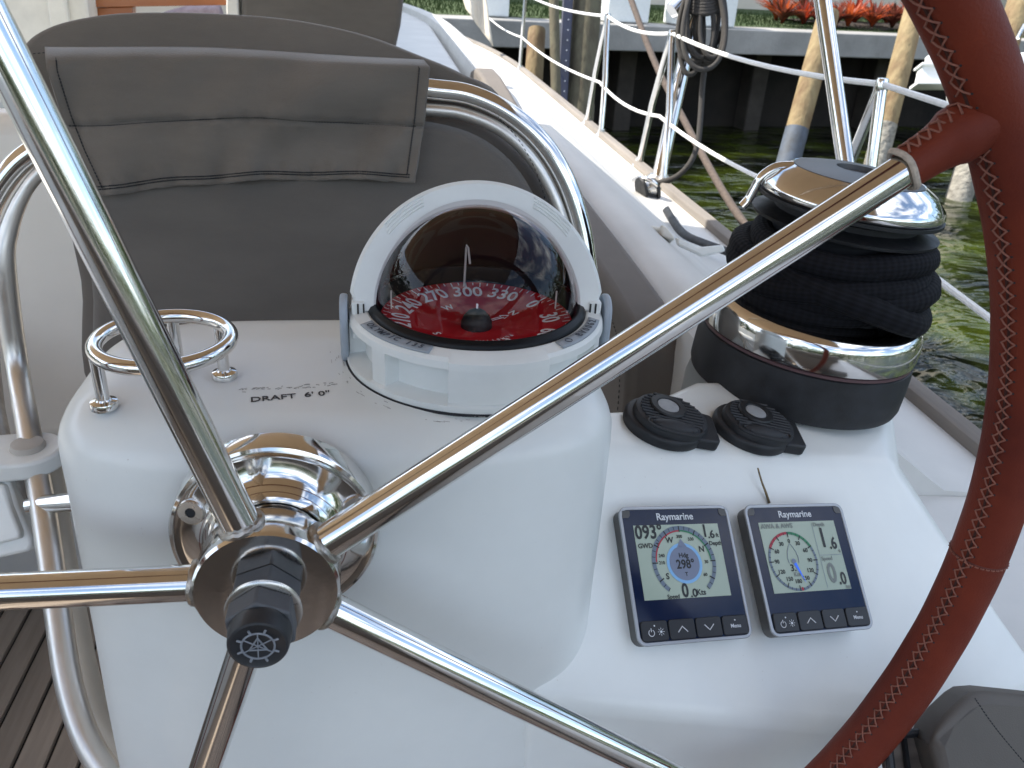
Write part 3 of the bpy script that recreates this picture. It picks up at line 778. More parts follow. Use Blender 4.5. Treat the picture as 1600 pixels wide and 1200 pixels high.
for which, (o, ex, ydn, lab) in enumerate([
    (V((.24667, .52361, -.45297)), V((.97809, .15728, -.13642)), V((.03157, -.75971, -.6495)), 'square marine display showing the heading 298 in a circular dial'),
    (V((.36766, .53660, -.46502)), V((.97647, .16554, -.13825)), V((.04077, -.77113, -.63537)), 'square marine display showing a round wind angle dial and large figures')]):
    o = o*DS; ex.normalize(); ey = -ydn; ey = (ey - ex*ey.dot(ex)).normalized(); ez = ex.cross(ey)
    dsp = thing('instrument_display', o-ez*.014, lab, 'display', 'instrument displays on the console')
    L = lambda x, y, z=0: o + ex*(x*DS) + ey*(y*DS) + ez*z
    G().prism([L(x, y, -.0150) for x, y in rrect(.108, .113, .008)], ez*.0135).build('housing', hsg, dsp, bevel=.001)
    ro, ri = rrect(.110, .115, .008), rrect(.104, .109, .0055)
    g = G()
    for z_ in (-.0018, .0004): g.v += [L(x, y, z_) for x, y in ro] + [L(x, y, z_) for x, y in ri]
    k = len(ro)
    for j in range(k):
        l = (j+1) % k
        g.f += [(2*k+j, 2*k+l, 3*k+l, 3*k+j), (j, l, 2*k+l, 2*k+j), (k+j, 3*k+j, 3*k+l, k+l), (j, k+j, k+l, l)]
    g.build('frame', frm, dsp, bevel=.0005, bseg=2)
    G().prism([L(x, y, -.003) for x, y in rrect(.1042, .1092, .0056)], ez*.0028).build('glass', navy, dsp, smooth=False)
    for s_ in (-1, 1):
        pts = [(s_*.0518, .0540), (s_*.0445, .0540), (s_*.0445, .0500), (s_*.0462, .0478), (s_*.0518, .0478)]
        G().prism([L(x, y, -.0006) for x, y in pts], ez*.0010).build('corner_clip', hsg, dsp, smooth=False)
    sc = G().prism([L(x, y, -.0002) for x, y in ((-.043, .041), (.041, .041), (.041, -.0215), (-.043, -.0215))], ez*.0004).build('screen', scrL, dsp, smooth=False)
    text('brand_lettering', 'Raymarine', .0092, L(-.001, .0478, .0002), ex, ey, ptx, dsp, fat=.016)
    for q in range(4):
        xc = -.0387+q*.0258
        b_ = G().prism([L(xc+x, -.0461+y, -.0006) for x, y in rrect(.0247, .0160, .0025)], ez*.0022).build('button', btn, dsp, bevel=.0007)
        zb = .0018
        if q == 0:
            G().tube([L(xc-.0035+math.sin(a)*.0026, -.0475+math.cos(a)*.0026, zb) for a in [rad(30+i*15) for i in range(21)]], .00035, 5).build('power_symbol', ptx, b_)
            G().box(L(xc-.0035, -.0452, zb), .0006, .003, .0003, ex, ey, ez).build('power_bar', ptx, b_)
            g = G().lathe([(.0011, 0), (.0011, .0002), (0, .0002)], L(xc+.0055, -.0470, zb-.0001), ez, 12)
            for i in range(8): 
                a = i*PI/4; g.box(L(xc+.0055+math.cos(a)*.0024, -.0470+math.sin(a)*.0024, zb), .0015, .0004, .0002, ex*math.cos(a)+ey*math.sin(a), ey*math.cos(a)-ex*math.sin(a), ez)
            g.build('light_symbol', ptx, b_)
        elif q in (1, 2):
            s_ = 1 if q == 1 else -1
            G().tube([L(xc-.0045, -.0462-s_*.0022, zb), L(xc, -.0462+s_*.0022, zb), L(xc+.0045, -.0462-s_*.0022, zb)], .0005, 6).build('arrow_symbol', ptx, b_)
        else: text('menu_lettering', 'Menu', .0048, L(xc, -.0468, zb), ex, ey, ptx, b_, fat=.012)
        if q in (0, 3): G().lathe([(.0007, 0), (.0007, .0002), (0, .0002)], L(xc, -.0420, zb-.0001), ez, 10).build('lamp_dot', ptx, b_)
    zs = .0006
    T = lambda s, x, y, size, m_=lcd_k, fat=.01, al='CENTER', sx=1.0, nm='screen_figure', z=zs: text(nm, s, size*DS*1.08, L(x, y, z), ex, ey, m_, sc, fat=fat+.012, align=al, sx=sx, depth=.00005)
    def arc(nm, cx, cy, r1, r2, a0, a1, m_, z=zs, n=40):
        g = G().grid(lambda a, b: L(cx+math.sin(rad(lerp(a0, a1, a)))*lerp(r1, r2, b), cy+math.cos(rad(lerp(a0, a1, a)))*lerp(r1, r2, b), z), n, 2)
        return g.build(nm, m_, sc, smooth=False)
    if which == 0:
        T('093°', -.0425, .0345, .0152, al='LEFT', fat=.012, sx=.86); T('GWD  T', -.0415, .0232, .0052, al='LEFT')
        cx, cy = .0005, .0085
        arc('dial_ring', cx, cy, .0275, .0312, -140, 140, lcd_g)
        arc('dial_port_sector', cx, cy, .0262, .0275, -88, -1, lcd_r, zs+.0001); arc('dial_starboard_sector', cx, cy, .0262, .0275, 1, 88, lcd_v, zs+.0001)
        for i in range(-14, 15):
            a = i*10; w = .5 if i % 3 else 1.1
            arc('dial_tick', cx, cy, .0278 if i % 3 else .0258, .0310, a-w, a+w, lcd_k, zs+.0002, 2)
        for a, s, sz in ((-2, '300', .0036), (28, '330', .0036), (-56, 'W', .0066), (62, 'N', .0066), (-90, '210', .0036), (92, '30', .0036), (-122, 'S', .0066), (122, '60', .0036), (-74, '240', .0036)):
            rr = .0218
            if s == 'W': a = -30
            T(s, cx+math.sin(rad(a))*rr, cy+math.cos(rad(a))*rr, sz)
        arc('heading_halo', cx, cy-.001, 0, .0172, -180, 180, lcd_halo, zs+.0001, 49)
        arc('heading_disc', cx, cy-.001, 0, .0146, -180, 180, lcd_c, zs+.0002, 49)
        G().add([L(cx-.0048, cy+.0130, zs+.0002), L(cx+.0048, cy+.0130, zs+.0002), L(cx, cy+.0200, zs+.0002)], [(0, 1, 2)]).build('heading_pointer', lcd_c, sc, smooth=False)
        T('Hdg', cx, cy+.0055, .0052, z=zs+.0004); T('298°', cx+.0006, cy-.0022, .0098, z=zs+.0004, fat=.014, sx=.9); T('T', cx, cy-.0105, .0042, z=zs+.0004)
        T('1', .0262, .0342, .0142, sx=.8, fat=.014); T('.6', .0322, .0312, .0090, fat=.012); T('ft', .0383, .0305, .0045); T('Depth', .0350, .0235, .0048)
        T('0', -.0035, -.0157, .0150, sx=.8, fat=.014); T('.0', .0045, -.0180, .0090, fat=.012); T('Kts', .0118, -.0176, .0062); T('Speed', -.0155, -.0198, .0045)
    else:
        T('AWA & AWS', -.0415, .0372, .0056, al='LEFT', m_=lcd_g2)
        cx, cy = -.0150, .0055; R_ = .0262
        arc('dial_ring', cx, cy, R_-.0022, R_, -180, 180, lcd_g, zs, 73)
        arc('dial_port_sector', cx, cy, R_-.0022, R_+.0002, -62, -2, lcd_r, zs+.0001); arc('dial_starboard_sector', cx, cy, R_-.0022, R_+.0002, 2, 62, lcd_v, zs+.0001)
        for i in range(36):
            a = i*10; w = .5 if i % 3 else 1.2
            arc('dial_tick', cx, cy, R_-.0025 if i % 3 else R_-.0048, R_, a-w, a+w, lcd_k, zs+.0002, 2)
        for a in range(-150, 181, 30):
            rr = R_-.0083
            T(str(abs(a)), cx+math.sin(rad(a))*rr*1.0, cy+math.cos(rad(a))*rr, .0047)
        hull_pts = [(-.0052, -.002), (-.0058, .003), (-.0045, .0085), (-.0022, .013), (0, .0158), (.0022, .013), (.0045, .0085), (.0058, .003), (.0052, -.002)]
        G().tube([L(cx+x, cy+y, zs+.0001) for x, y in hull_pts], .00025, 4).build('boat_outline', lcd_c, sc)
        d_ = rad(158); sx_, sy_ = math.sin(d_), math.cos(d_)
        G().add([L(cx-sy_*.0016+sx_*.002, cy+sx_*.0016+sy_*.002, zs+.0003), L(cx+sy_*.0016+sx_*.002, cy-sx_*.0016+sy_*.002, zs+.0003), L(cx+sx_*.0215, cy+sy_*.0215, zs+.0003)], [(0, 1, 2)]).build('needle', lcd_b, sc, smooth=False)
        arc('needle_hub', cx, cy, 0, .0022, -180, 180, lcd_c, zs+.0004, 25)
        arc('dial_marker', cx, cy, R_-.0030, R_, 172, 177, lcd_r, zs+.0003, 3)
        T('3.', cx-.0022, cy-.0062, .0078, fat=.014); T('Kts', cx+.0005, cy-.0118, .0048, m_=lcd_g2)
        G().box(L(.0148, .0098, zs), .0003, .0620, .0001, ex, ey, ez).build('divider', lcd_c, sc, smooth=False)
        G().box(L(.0280, .0095, zs), .0260, .0003, .0001, ex, ey, ez).build('divider', lcd_c, sc, smooth=False)
        T('Depth', .0160, .0375, .0047, al='LEFT', m_=lcd_g2); T('1', .0232, .0245, .0225, sx=.72, fat=.016); T('.6', .0330, .0195, .0140, sx=.8, fat=.014, m_=lcd_k); T('ft', .0388, .0125, .0038, m_=lcd_g2)
        T('Speed', .0160, .0062, .0047, al='LEFT', m_=lcd_g2); T('0', .0235, -.0075, .0225, sx=.78, fat=.016, m_=lcd_g2); T('.0', .0335, -.0125, .0140, sx=.8, fat=.014, m_=lcd_k); T('kts', .0380, -.0196, .0042, m_=lcd_g2)
tw_o = [PL(1202, 786, PP+PN*.001, PN), PL(1196, 768, PP+PN*.004, PN), PL(1190, 752, PP+PN*.006, PN), PL(1184, 731, PP+PN*.008, PN)]
tag(G().tube(smooth_path(tw_o, 5), lambda t: .0014-.0006*t, 7).build('twig', mat('dry_twig', (.24, .17, .08), .8, var=.6, vscale=200, col2=(.10, .08, .05))), 'thin dry brown twig leaning up behind the right display', 'twig')

# ================================================================== DECK SWITCHES
for i, (px_, py_, lab) in enumerate(((1034, 668, 'black rubber winch foot switch beside the console edge, left one'), (1170, 676, 'black rubber winch foot switch nearest the winch, right one'))):
    o = PT(px_, py_); ex = e1; ez = TN; ey = ez.cross(ex)
    # turned a little so that the hinge points to the right
    rt = Matrix.Rotation(rad(-14), 3, ez); ex = rt @ ex; ey = rt @ ey
    sw = thing('deck_switch', o, lab, 'switch', 'winch switches on the console top')
    L = lambda x, y, z=0: o + ex*x + ey*y + ez*z
    rx, ry = .0415, .0380
    def ov(s, z, n=48, dx=0): return [L(dx+math.cos(2*PI*k/n)*rx*s, math.sin(2*PI*k/n)*ry*s, z) for k in range(n)]
    g = G(); lay = [(1.0, 0), (1.02, .003), (1.02, .008), (.99, .0105), (.95, .0115)]
    for s, z in lay: g.v += ov(s, z)
    for j in range(len(lay)-1):
        for k in range(48): l = (k+1) % 48; g.f.append((j*48+k, j*48+l, (j+1)*48+l, (j+1)*48+k))
    g.f.append(tuple(range(48))); g.f.append(tuple((len(lay)-1)*48+k for k in range(48)))
    bs = g.build('base', blk_rub, sw)
    G().prism([L(x, y, .0) for x, y in ((.030, -.026), (.052, -.024), (.055, -.020), (.055, .020), (.052, .024), (.030, .026))], ez*.0125).build('hinge', blk_rub, sw, bevel=.0025, bseg=3)
    lid = G(); lay = [(.94, .0112), (.94, .0150), (.90, .0185), (.82, .0200)]
    for s, z in lay: lid.v += ov(s, z, 48, .004)
    for j in range(len(lay)-1):
        for k in range(48): l = (k+1) % 48; lid.f.append((j*48+k, j*48+l, (j+1)*48+l, (j+1)*48+k))
    lid.f.append(tuple((len(lay)-1)*48+k for k in range(48)))
    ld = lid.build('lid', blk_rub, sw)
    for q in range(-6, 7):
        y = q*.0050+.003
        w = rx*.80*math.sqrt(max(0, 1-(y/(ry*.84))**2))
        if w < .006: continue
        G().tube([L(-w+.004, y, .0204), L(w*.98+.004, y, .0204)], .0015, 6).build('grip_rib', blk_rub, ld)
    G().lathe([(.0190, .019), (.0192, .0225), (.0180, .0240), (.0125, .0240), (.0115, .0225)], L(0, .007), ez, 40).build('ring', blk, ld)
    G().lathe([(.0115, .0215), (.0112, .0232), (.008, .0240), (0, .0243)], L(0, .007), ez, 36).build('push_button', mat('button_grey', (.30, .31, .32), .55, var=.2, vscale=80), ld)
    # thumb bulge on the near side
    g = G().grid(lambda a, b: L(.004+math.cos(2*PI*a)*.024*math.cos(b*PI/2), -.0225+math.sin(2*PI*a)*.0085*math.cos(b*PI/2), .019+.0052*math.sin(b*PI/2)), 32, 8, closed_u=True)
    g.build('thumb_pad', blk_rub, ld)
    g = G().tube([L(.004+math.cos(2*PI*k/40)*.0285, -.0225+math.sin(2*PI*k/40)*.0115, .0196) for k in range(40)], .0015, 6, closed=True); g.build('pad_lip', blk_rub, ld)

# ================================================================== WINCH
wo_ = PT(1238, 586); wax = V((.085, -.012, 1)).normalized()
wb = thing('winch', wo_, 'large chrome and black self-tailing winch on the console corner', 'winch')
wx = (X - wax*X.dot(wax)).normalized(); wy = wax.cross(wx)
k_ = wo_.dot(cf)/FPX                                               # metres per picture pixel at the winch
RB = 160*k_
HW = 306*k_
G().lathe([(RB*.985, -.004), (RB, .002), (RB, .10*HW), (RB*.995, .17*HW), (RB*.985, .215*HW), (RB*.95, .222*HW), (RB*.90, .225*HW)], wo_, wax, 96).build('base', blk_rub, wb)
G().lathe([(RB*.94, .218*HW), (RB*.975, .222*HW), (RB*.975, .236*HW), (RB*.94, .24*HW)], wo_, wax, 96).build('base_ring', mat('dull_maroon', (.10, .055, .06), .5), wb)
G().lathe([(RB*.93, .24*HW), (RB*.985, .245*HW), (RB*.99, .27*HW), (RB*.985, .355*HW), (RB*.955, .39*HW), (RB*.90, .405*HW), (RB*.78, .42*HW), (RB*.66, .43*HW)], wo_, wax, 96).build('skirt', chrome, wb, ang=50)
G().lathe([(RB*.70, .42*HW), (RB*.66, .46*HW), (RB*.60, .52*HW), (RB*.585, .62*HW), (RB*.60, .76*HW), (RB*.66, .80*HW)], wo_, wax, 64).build('drum', blk_rub, wb)
jaw = G().lathe([(RB*.60, .78*HW), (RB*.80, .800*HW), (RB*.81, .815*HW), (RB*.62, .835*HW), (RB*.62, .86*HW), (RB*.80, .885*HW), (RB*.80, .90*HW), (RB*.6, .905*HW)], wo_, wax, 72).build('jaw', blk, wb)
for q in range(72):
    a = 2*PI*q/72; d = wx*math.cos(a)+wy*math.sin(a); e = wax.cross(d)
    G().box(wo_+d*RB*.70+wax*(.812*HW), RB*.16, .0022, .0035, (d+wax*-.10).normalized(), e, wax).build('jaw_rib', blk, jaw, smooth=False)
G().lathe([(RB*.66, .895*HW), (RB*.775, .905*HW), (RB*.79, .92*HW), (RB*.775, .945*HW), (RB*.67, 1.000*HW), (RB*.58, 1.025*HW), (RB*.565, 1.03*HW), (RB*.55, 1.025*HW)], wo_, wax, 96).build('crown', chrome, wb, ang=50)
G().lathe([(RB*.56, 1.02*HW), (RB*.55, 1.032*HW), (RB*.42, 1.045*HW), (RB*.20, 1.052*HW), (RB*.19, 1.03*HW), (0, 1.03*HW)], wo_, wax, 64).build('cap', mat('winch_cap', (.035, .037, .042), .42, var=.2, vscale=40), wb)
# stripper arm on the left
sd_ = (-cr*.95 + V((0, .12, 0))).normalized(); sd_ = (sd_ - wax*sd_.dot(wax)).normalized()
st_pts = [wo_+sd_*RB*r_+wax*h_*HW for r_, h_ in ((.56, 1.02), (.70, 1.0), (.80, .95), (.83, .90), (.86, .84), (.90, .80))]
G().tube(smooth_path(st_pts, 6), .0058, 12, flat=.6).build('stripper_arm', chrome, wb)
# rope: many turns lying loosely over one another
random.seed(11)
pts = []
turns = 6.5; N = int(turns*26)
rr0 = .0142
lay = [(0, .455), (.9, .495), (1.9, .54), (2.9, .585), (3.9, .63), (4.9, .68), (5.7, .715), (6.5, .75)]
for i in range(N+1):
    t = i/26; a = t*2*PI - 1.2
    h = interp(lay, t)
    R_ = RB*(.655+.06*math.sin(t*2.3+.5)+.05*math.sin(a*2+t)) + (.012 if 2 < t < 4.6 else 0)
    tilt = .055*math.sin(a+.9)
    pts.append(wo_ + (wx*math.cos(a)+wy*math.sin(a))*R_ + wax*((h+tilt*.6)*HW))
wr = thing('winch_rope', wo_+wax*.42*HW, 'thick black braided rope wound in loose turns around the winch drum', 'rope')
G().tube(pts, rr0, 16).add_uv(len(pts), 16, (pts[1]-pts[0]).length/.0125).build('coil', rope_b, wr)
pts = []
for i in range(105):
    t = i/26; a = t*2*PI + 1.9
    h = lerp(.50, .70, t/4) + .060*math.sin(a*1+2.2) + .014*math.sin(a*2.3+t)
    R_ = RB*(.735+.045*math.sin(a*1.37)+.02*math.sin(t*5))
    pts.append(wo_ + (wx*math.cos(a)+wy*math.sin(a))*R_ + wax*(h*HW))
G().tube(pts, rr0, 16).add_uv(len(pts), 16, (pts[1]-pts[0]).length/.0125).build('outer_coil', rope_b, wr)
dl = cr; dn = -V((0, 1, 0))
pts = [wo_+(wx*math.cos(a)+wy*math.sin(a))*RB*r_+wax*h*HW for a, r_, h in ((-2.6, .70, .60), (-2.2, .78, .585), (-1.7, .86, .56), (-1.2, .89, .50), (-.8, .87, .455), (-.35, .88, .45), (.1, .84, .50), (.5, .74, .60))]
pts = smooth_path(pts, 8)
G().tube(pts, rr0*1.02, 16).add_uv(len(pts), 16, (pts[1]-pts[0]).length/.0125).build('crossing_turn', rope_b, wr)

# ================================================================== SEAT BACKREST WITH HOOP RAIL
SP0 = V((-.1, 1.03, -.16)); SNr = V((0, -1, .22)).normalized()
def PS(x, y, d=0): return PL(x, y, SP0 + SNr*d, SNr)
seat = thing('seat_backrest', (-.1, .95, -1.36), 'taupe padded seat backrest on a polished steel hoop with folded canvas flap', 'seat back')
hpx = [(-28, 400), (-24, 350), (-8, 305), (26, 258), (75, 222), (140, 178), (230, 148), (340, 138), (500, 134), (600, 134), (675, 141), (735, 150), (795, 178), (845, 222), (882, 280), (905, 345), (917, 410), (922, 470), (924, 560)]
hp3 = [PS(*p) for p in hpx]
out_leg = [PD(-60, 640, 1.0), PD(-40, 480, 1.03)]
leg = [PD(190, 1240, .80), PD(140, 1165, .81), PD(108, 1070, .83), PD(88, 940, .86), (PD(68, 800, .90)), PD(48, 690, .94), PD(26, 570, 1.0)]
left = out_leg + hp3
G().tube(smooth_path(left, 7), .0130, 20).build('hoop_rail', chrome, seat)
inner = [(7, 420), (14, 360), (34, 308), (62, 270), (110, 232), (180, 202), (260, 180), (400, 172), (560, 168), (676, 172), (730, 180), (785, 205), (830, 247), (862, 300), (884, 360), (897, 430), (902, 520), (904, 600)]
G().tube(smooth_path(leg + [PS(*p, .004) for p in inner], 7), (lambda t: .0130 if t < .28 else max(.0076, .0130-(t-.28)*.05)), 14).build('inner_rail', mat('brushed_pale_steel', (.70, .68, .64), .28, .85, rvar=.15, vscale=60), seat)
# main pad: puffed panel inside the hoop
def pad_mesh(outline, thick, puff, nrm, rings=7):
    """outline: 3D points roughly in a plane"""
    P = outline; n = len(P); c = sum(P, V((0, 0, 0)))/n
    g = G(); prof = []
    for k in range(rings+1):
        t = k/rings; prof.append((1-.10*(1-math.cos(t*PI/2)), thick*(math.sin(t*PI/2))-thick*.5))
    for s_, h in prof:
        for p in P: g.v.append(c + (p-c)*s_ + nrm*h)
    m = len(prof)
    for j in range(m-1):
        for k in range(n): l = (k+1) % n; g.f.append((j*n+k, j*n+l, (j+1)*n+l, (j+1)*n+k))
    # puffed face
    fr = 8; base = (m-1)*n
    for q in range(1, fr+1):
        s_ = .90*(1-q/fr); h = thick*.5 + puff*(1-(1-q/fr)**2)
        for p in P: g.v.append(c + (p-c)*s_ + nrm*h)
    for j in range(m-1, m-1+fr):
        for k in range(n): l = (k+1) % n; g.f.append((j*n+k, j*n+l, (j+1)*n+l, (j+1)*n+k))
    g.f.append(tuple(range(n)))
    return g
outl = smooth_path([PS(*p, .0) for p in [(180, 640), (138, 440), (112, 300), (150, 222), (260, 192), (420, 184), (600, 182), (720, 200), (790, 240), (835, 300), (862, 380), (872, 480), (874, 640), (500, 660)]], 6, closed=True)
pd_ = pad_mesh(outl, .05, .012, SNr).build('pad', fab2, seat, ang=180)
outl = smooth_path([PS(*p, -.03) for p in [(165, 640), (122, 440), (98, 300), (135, 226), (250, 190), (420, 180), (600, 178), (730, 186), (800, 222), (852, 280), (884, 360), (896, 460), (900, 640), (500, 660)]], 6, closed=True)
pad_mesh(outl, .03, .004, SNr).build('pad_border', fab3, seat, ang=180)
g = G()
sp = smooth_path([PS(*p, .028) for p in [(778, 182), (815, 225), (842, 280), (858, 345), (866, 430)]], 14)
for a, b in zip(sp[::2], sp[1::2]): g.tube([a, b], .0006, 4)
g.build('pad_stitching', stitch_m, pd_)['kind'] = 'stuff'
# rear pad behind the hoop
outl = smooth_path([PS(*p, -.10) for p in [(110, 290), (42, 170), (34, 88), (75, 48), (160, 27), (260, 22), (380, 26), (480, 36), (580, 58), (660, 88), (730, 118), (790, 160), (800, 300), (400, 330)]], 6, closed=True)
rp = pad_mesh(outl, .10, .012, SNr).build('rear_pad', fab, seat, ang=180)
g = G(); sp = smooth_path([PS(*p, -.035) for p in [(36, 86), (52, 84), (72, 82)]], 6)
for a, b in zip(sp[::2], sp[1::2]): g.tube([a, b], .0006, 4)
g.build('pad_stitching', stitch_m, rp)['kind'] = 'stuff'
# flap folded over the hoop
Lpx = [(0, (70, 74)), (.22, (74, 110)), (.5, (96, 180)), (.72, (118, 235)), (1, (152, 306))]
Rpx = [(0, (662, 96)), (.12, (672, 108)), (.5, (664, 185)), (.8, (655, 240)), (1, (648, 284))]
def v2(l, t): 
    a = [(k, V((p[0], p[1], 0))) for k, p in l]; return interp(a, t)
def flap(u, v, lift=0):
    a, b = v2(Lpx, v), v2(Rpx, v); p = lerp(a, b, u)
    y = p.y + 4*math.sin(u*PI)*(1-v)*-1.6 - 14*math.sin(u*PI)*v*.9 + 1.5*math.sin(u*21)*v + 1.2*math.sin(u*9+1)*(1-v)
    d = .030 + .016*math.sin(min(1, v*1.6)*PI*.75) + .0040*math.sin(u*12+v*3)*v + .0032*math.sin(u*25-v*5)*v*v + .0028*math.sin(u*7+v*9) + .0022*math.sin(u*34+v*11) 
    d += .0055*math.sin(u*19+v*7+2*math.sin(u*6))*math.sin(v*PI) + .0016*math.sin(u*95+2*math.sin(u*13))*math.exp(-((v-.565)/.07)**2) + .0016*math.sin(u*110+3*math.sin(u*9))*math.exp(-((v-.95)/.06)**2) + .0040*math.sin(u*47+3*math.sin(v*6))*max(0, v-.55)*2 + .003*math.sin((u*3+v*1.3)*5.1)
    d -= .007*math.exp(-((v-.565)/.022)**2)              # drawn in along the seam
    if v < .14: d -= .062*(1-math.sqrt(max(0, 1-(1-v/.14)**2)))
    return PS(p.x, y, d+lift)
fl_ = G().grid(lambda u, v: flap(u, v), 150, 60).build('flap', fab, seat, solid=.0035, ang=180)
def dashes(fn, n, nm, r=.00075, duty=.72, par=None):
    g = G()
    for i in range(n):
        a, b = i/n, (i+duty)/n
        g.tube([fn(a), fn((a+b)/2), fn(b)], r, 5)
    o = g.build(nm, stitch_m, par); o['kind'] = 'stuff'; return o
dashes(lambda t: flap(.01+t*.97, .565+.012*math.sin(t*9), .0028), 120, 'stitching', par=fl_)
dashes(lambda t: flap(.008+t*.975, .945, .0026), 130, 'stitching', par=fl_)
dashes(lambda t: flap(.008+t*.975, .962, .0026), 130, 'stitching', par=fl_)
dashes(lambda t: flap(.026, .03+t*.93, .0026), 44, 'stitching', par=fl_)
dashes(lambda t: flap(.972, .03+t*.92, .0026), 44, 'stitching', par=fl_)

# ---- left: white clamp bracket, panel and beige post beside the hoop leg
br = thing('clamp_bracket', PD(40, 760, .93), 'white plastic clamp bracket gripping the steel post on the left', 'bracket')
c0 = PD(47, 712, .93)
ldir = (-cr - Y*.25); ldir.z = 0; ldir.normalize(); pdir = Z.cross(ldir)
poly = [c0 + ldir*(-math.cos(q)*.036) + pdir*(math.sin(q)*.036) for q in [rad(-90+i*10) for i in range(19)]] + [c0+ldir*.16+pdir*.036, c0+ldir*.16-pdir*.036]
G().prism([p-Z*.011 for p in poly], Z*.022).build('collar', white_pl, br, bevel=.004, bseg=3)
G().lathe([(.0175, 0), (.0185, .003), (.0165, .008), (.0135, .009)], c0+Z*.009, Z, 28).build('bush', mat('warm_grey_plastic', (.42, .39, .35), .5), br)
G().prism([PD(x, y, .905) for x, y in ((-90, 722), (12, 748), (26, 790), (47, 838), (50, 850), (44, 862), (-90, 892))], cf*.03).build('plate', white_pl, br, bevel=.004, bseg=3)
G().prism([PD(x, y, .896) for x, y in ((-90, 735), (4, 758), (14, 792), (30, 832), (30, 842), (-90, 872))], cf*.012).build('cover', white_pl, br, bevel=.003, bseg=3)
G().tube(smooth_path([PD(20, 740, .925), PD(30, 800, .925), PD(44, 852, .925)], 5), .011, 14).build('sleeve', mat('warm_grey_plastic', (.42, .39, .35), .5), br)
g = G().tube([PD(-30, 560, 1.02), PD(-22, 640, 1.0), PD(-8, 712, .965)], .020, 16)
tag(g.build('clevis_post', mat('aged_steel', (.42, .38, .34), .4, .6, var=.3, vscale=60)), 'dull tan steel post rising from the white clamp bracket', 'post')
cb = G().tube([PD(48, 790, .905), PD(60, 788, .903), PD(150, 782, .88)], .0105, 18)
tag(cb.build('cross_bar', chrome), 'short polished steel bar joining the post to the console', 'rail')
bp = G().tube(smooth_path([PD(78, 720, 1.0), PD(96, 850, .97), PD(116, 960, .95), PD(136, 1060, .93), PD(160, 1130, .92), PD(220, 1195, .92)], 6), .0135, 16)
tag(bp.build('beige_post', mat('beige_paint', (.50, .45, .37), .45, var=.1, vscale=12)), 'beige curved tube standing behind the polished steel post', 'post')

# ================================================================== COAMING CUSHION, HELM CUSHION
cc_ = thing('coaming_cushion', (.36, 1.4, -.8), 'taupe cushion with stitched piping along the white coaming, right of the backrest', 'cushion')
cpts = [(0.965, -.80), (.955, -.62), (.965, -.50), (.985, -.445), (1.02, -.422), (1.2, -.412), (1.6, -.405), (2.3, -.39), (3.3, -.37), (3.3, -.80)]
prof_ = smooth_path([V((.395, y, z)) for y, z in cpts], 5, closed=True)
g = G().prism(prof_, V((-.075, 0, 0)))
g.build('pad', fab3, cc_, bevel=.022, bseg=5, ang=60)
g = G()
sp = smooth_path([V((.3185, y, z)) for y, z in ((.99, -.72), (.985, -.60), (1.0, -.50), (1.05, -.455), (1.2, -.442), (1.6, -.435))], 24)
for a, b in zip(sp[::2], sp[1::2]): g.tube([a, b], .0007, 4)
g.build('piping', stitch_m, cc_)['kind'] = 'stuff'
hc = thing('helm_cushion', PD(1540, 1150, .60), 'dark taupe helm seat cushion with stitched edge at bottom right', 'cushion')
hcp = [PD(x+8, y+26, d+.05) for x, y, d in ((1448, 1140, .58), (1452, 1122, .58), (1475, 1092, .59), (1500, 1068, .60), (1515, 1058, .605), (1540, 1056, .61), (1600, 1062, .62), (1720, 1075, .64), (1720, 1330, .62), (1500, 1330, .57))]
hn = V((-.25, -.72, .60)).normalized()
G().prism(hcp, -hn*.05).build('pad', mat('dark_vinyl', (.085, .074, .064), .6, var=.14, vscale=9, bump=.4, bscale=900, bdist=.0006), hc, bevel=.010, bseg=4, ang=60)
g = G(); sp = smooth_path([PD(x+8, y+26, .632)+hn*.004 for x, y in ((1512, 1064), (1535, 1098), (1560, 1130), (1590, 1165), (1620, 1200))], 16)
for a, b in zip(sp[::2], sp[1::2]): g.tube([a, b], .0006, 4)
g.build('piping', stitch_m, hc)['kind'] = 'stuff'

# ================================================================== DECK GEAR
RH = .50
def stanchion(px, py, legs, lab, top=None):
    b = PZ(px, py, -.69)
    st = thing('stanchion', b, lab, 'stanchion', 'lifeline stanchions along the deck edge')
    tp = V((b.x+.012, b.y, -.69+RH))
    for dx, dy in legs:
        f_ = V((b.x+dx, b.y+dy, -.69)); 
        po = G().tube([f_, lerp(f_, tp, .5)+V((dx*.1, dy*.15, 0)), tp], .0125, 14).build('post', chrome, st)
        G().lathe([(.028, 0), (.028, .010), (.018, .018), (.016, .035)], f_, Z, 20).build('foot', chrome2, po)
    G().lathe([(.0150, -.02), (.0155, .0), (.012, .012), (0, .014)], tp, Z, 16).build('cap', chrome, st)
    return b, tp
ST = []
ST.append(stanchion(812, 110, [(0, 0)], 'slim steel stanchion farthest forward along the deck edge'))
ST.append(stanchion(928, 205, [(0, .16), (0, -.14)], 'twin legged steel stanchion second from the winch end'))
ST.append(stanchion(1016, 276, [(0, .16), (0, -.16)], 'twin legged steel stanchion just beyond the thick rope pole'))
ST.append(stanchion(1288, 470, [(0, .10), (0, -.10)], 'steel stanchion with ring top directly behind the winch'))
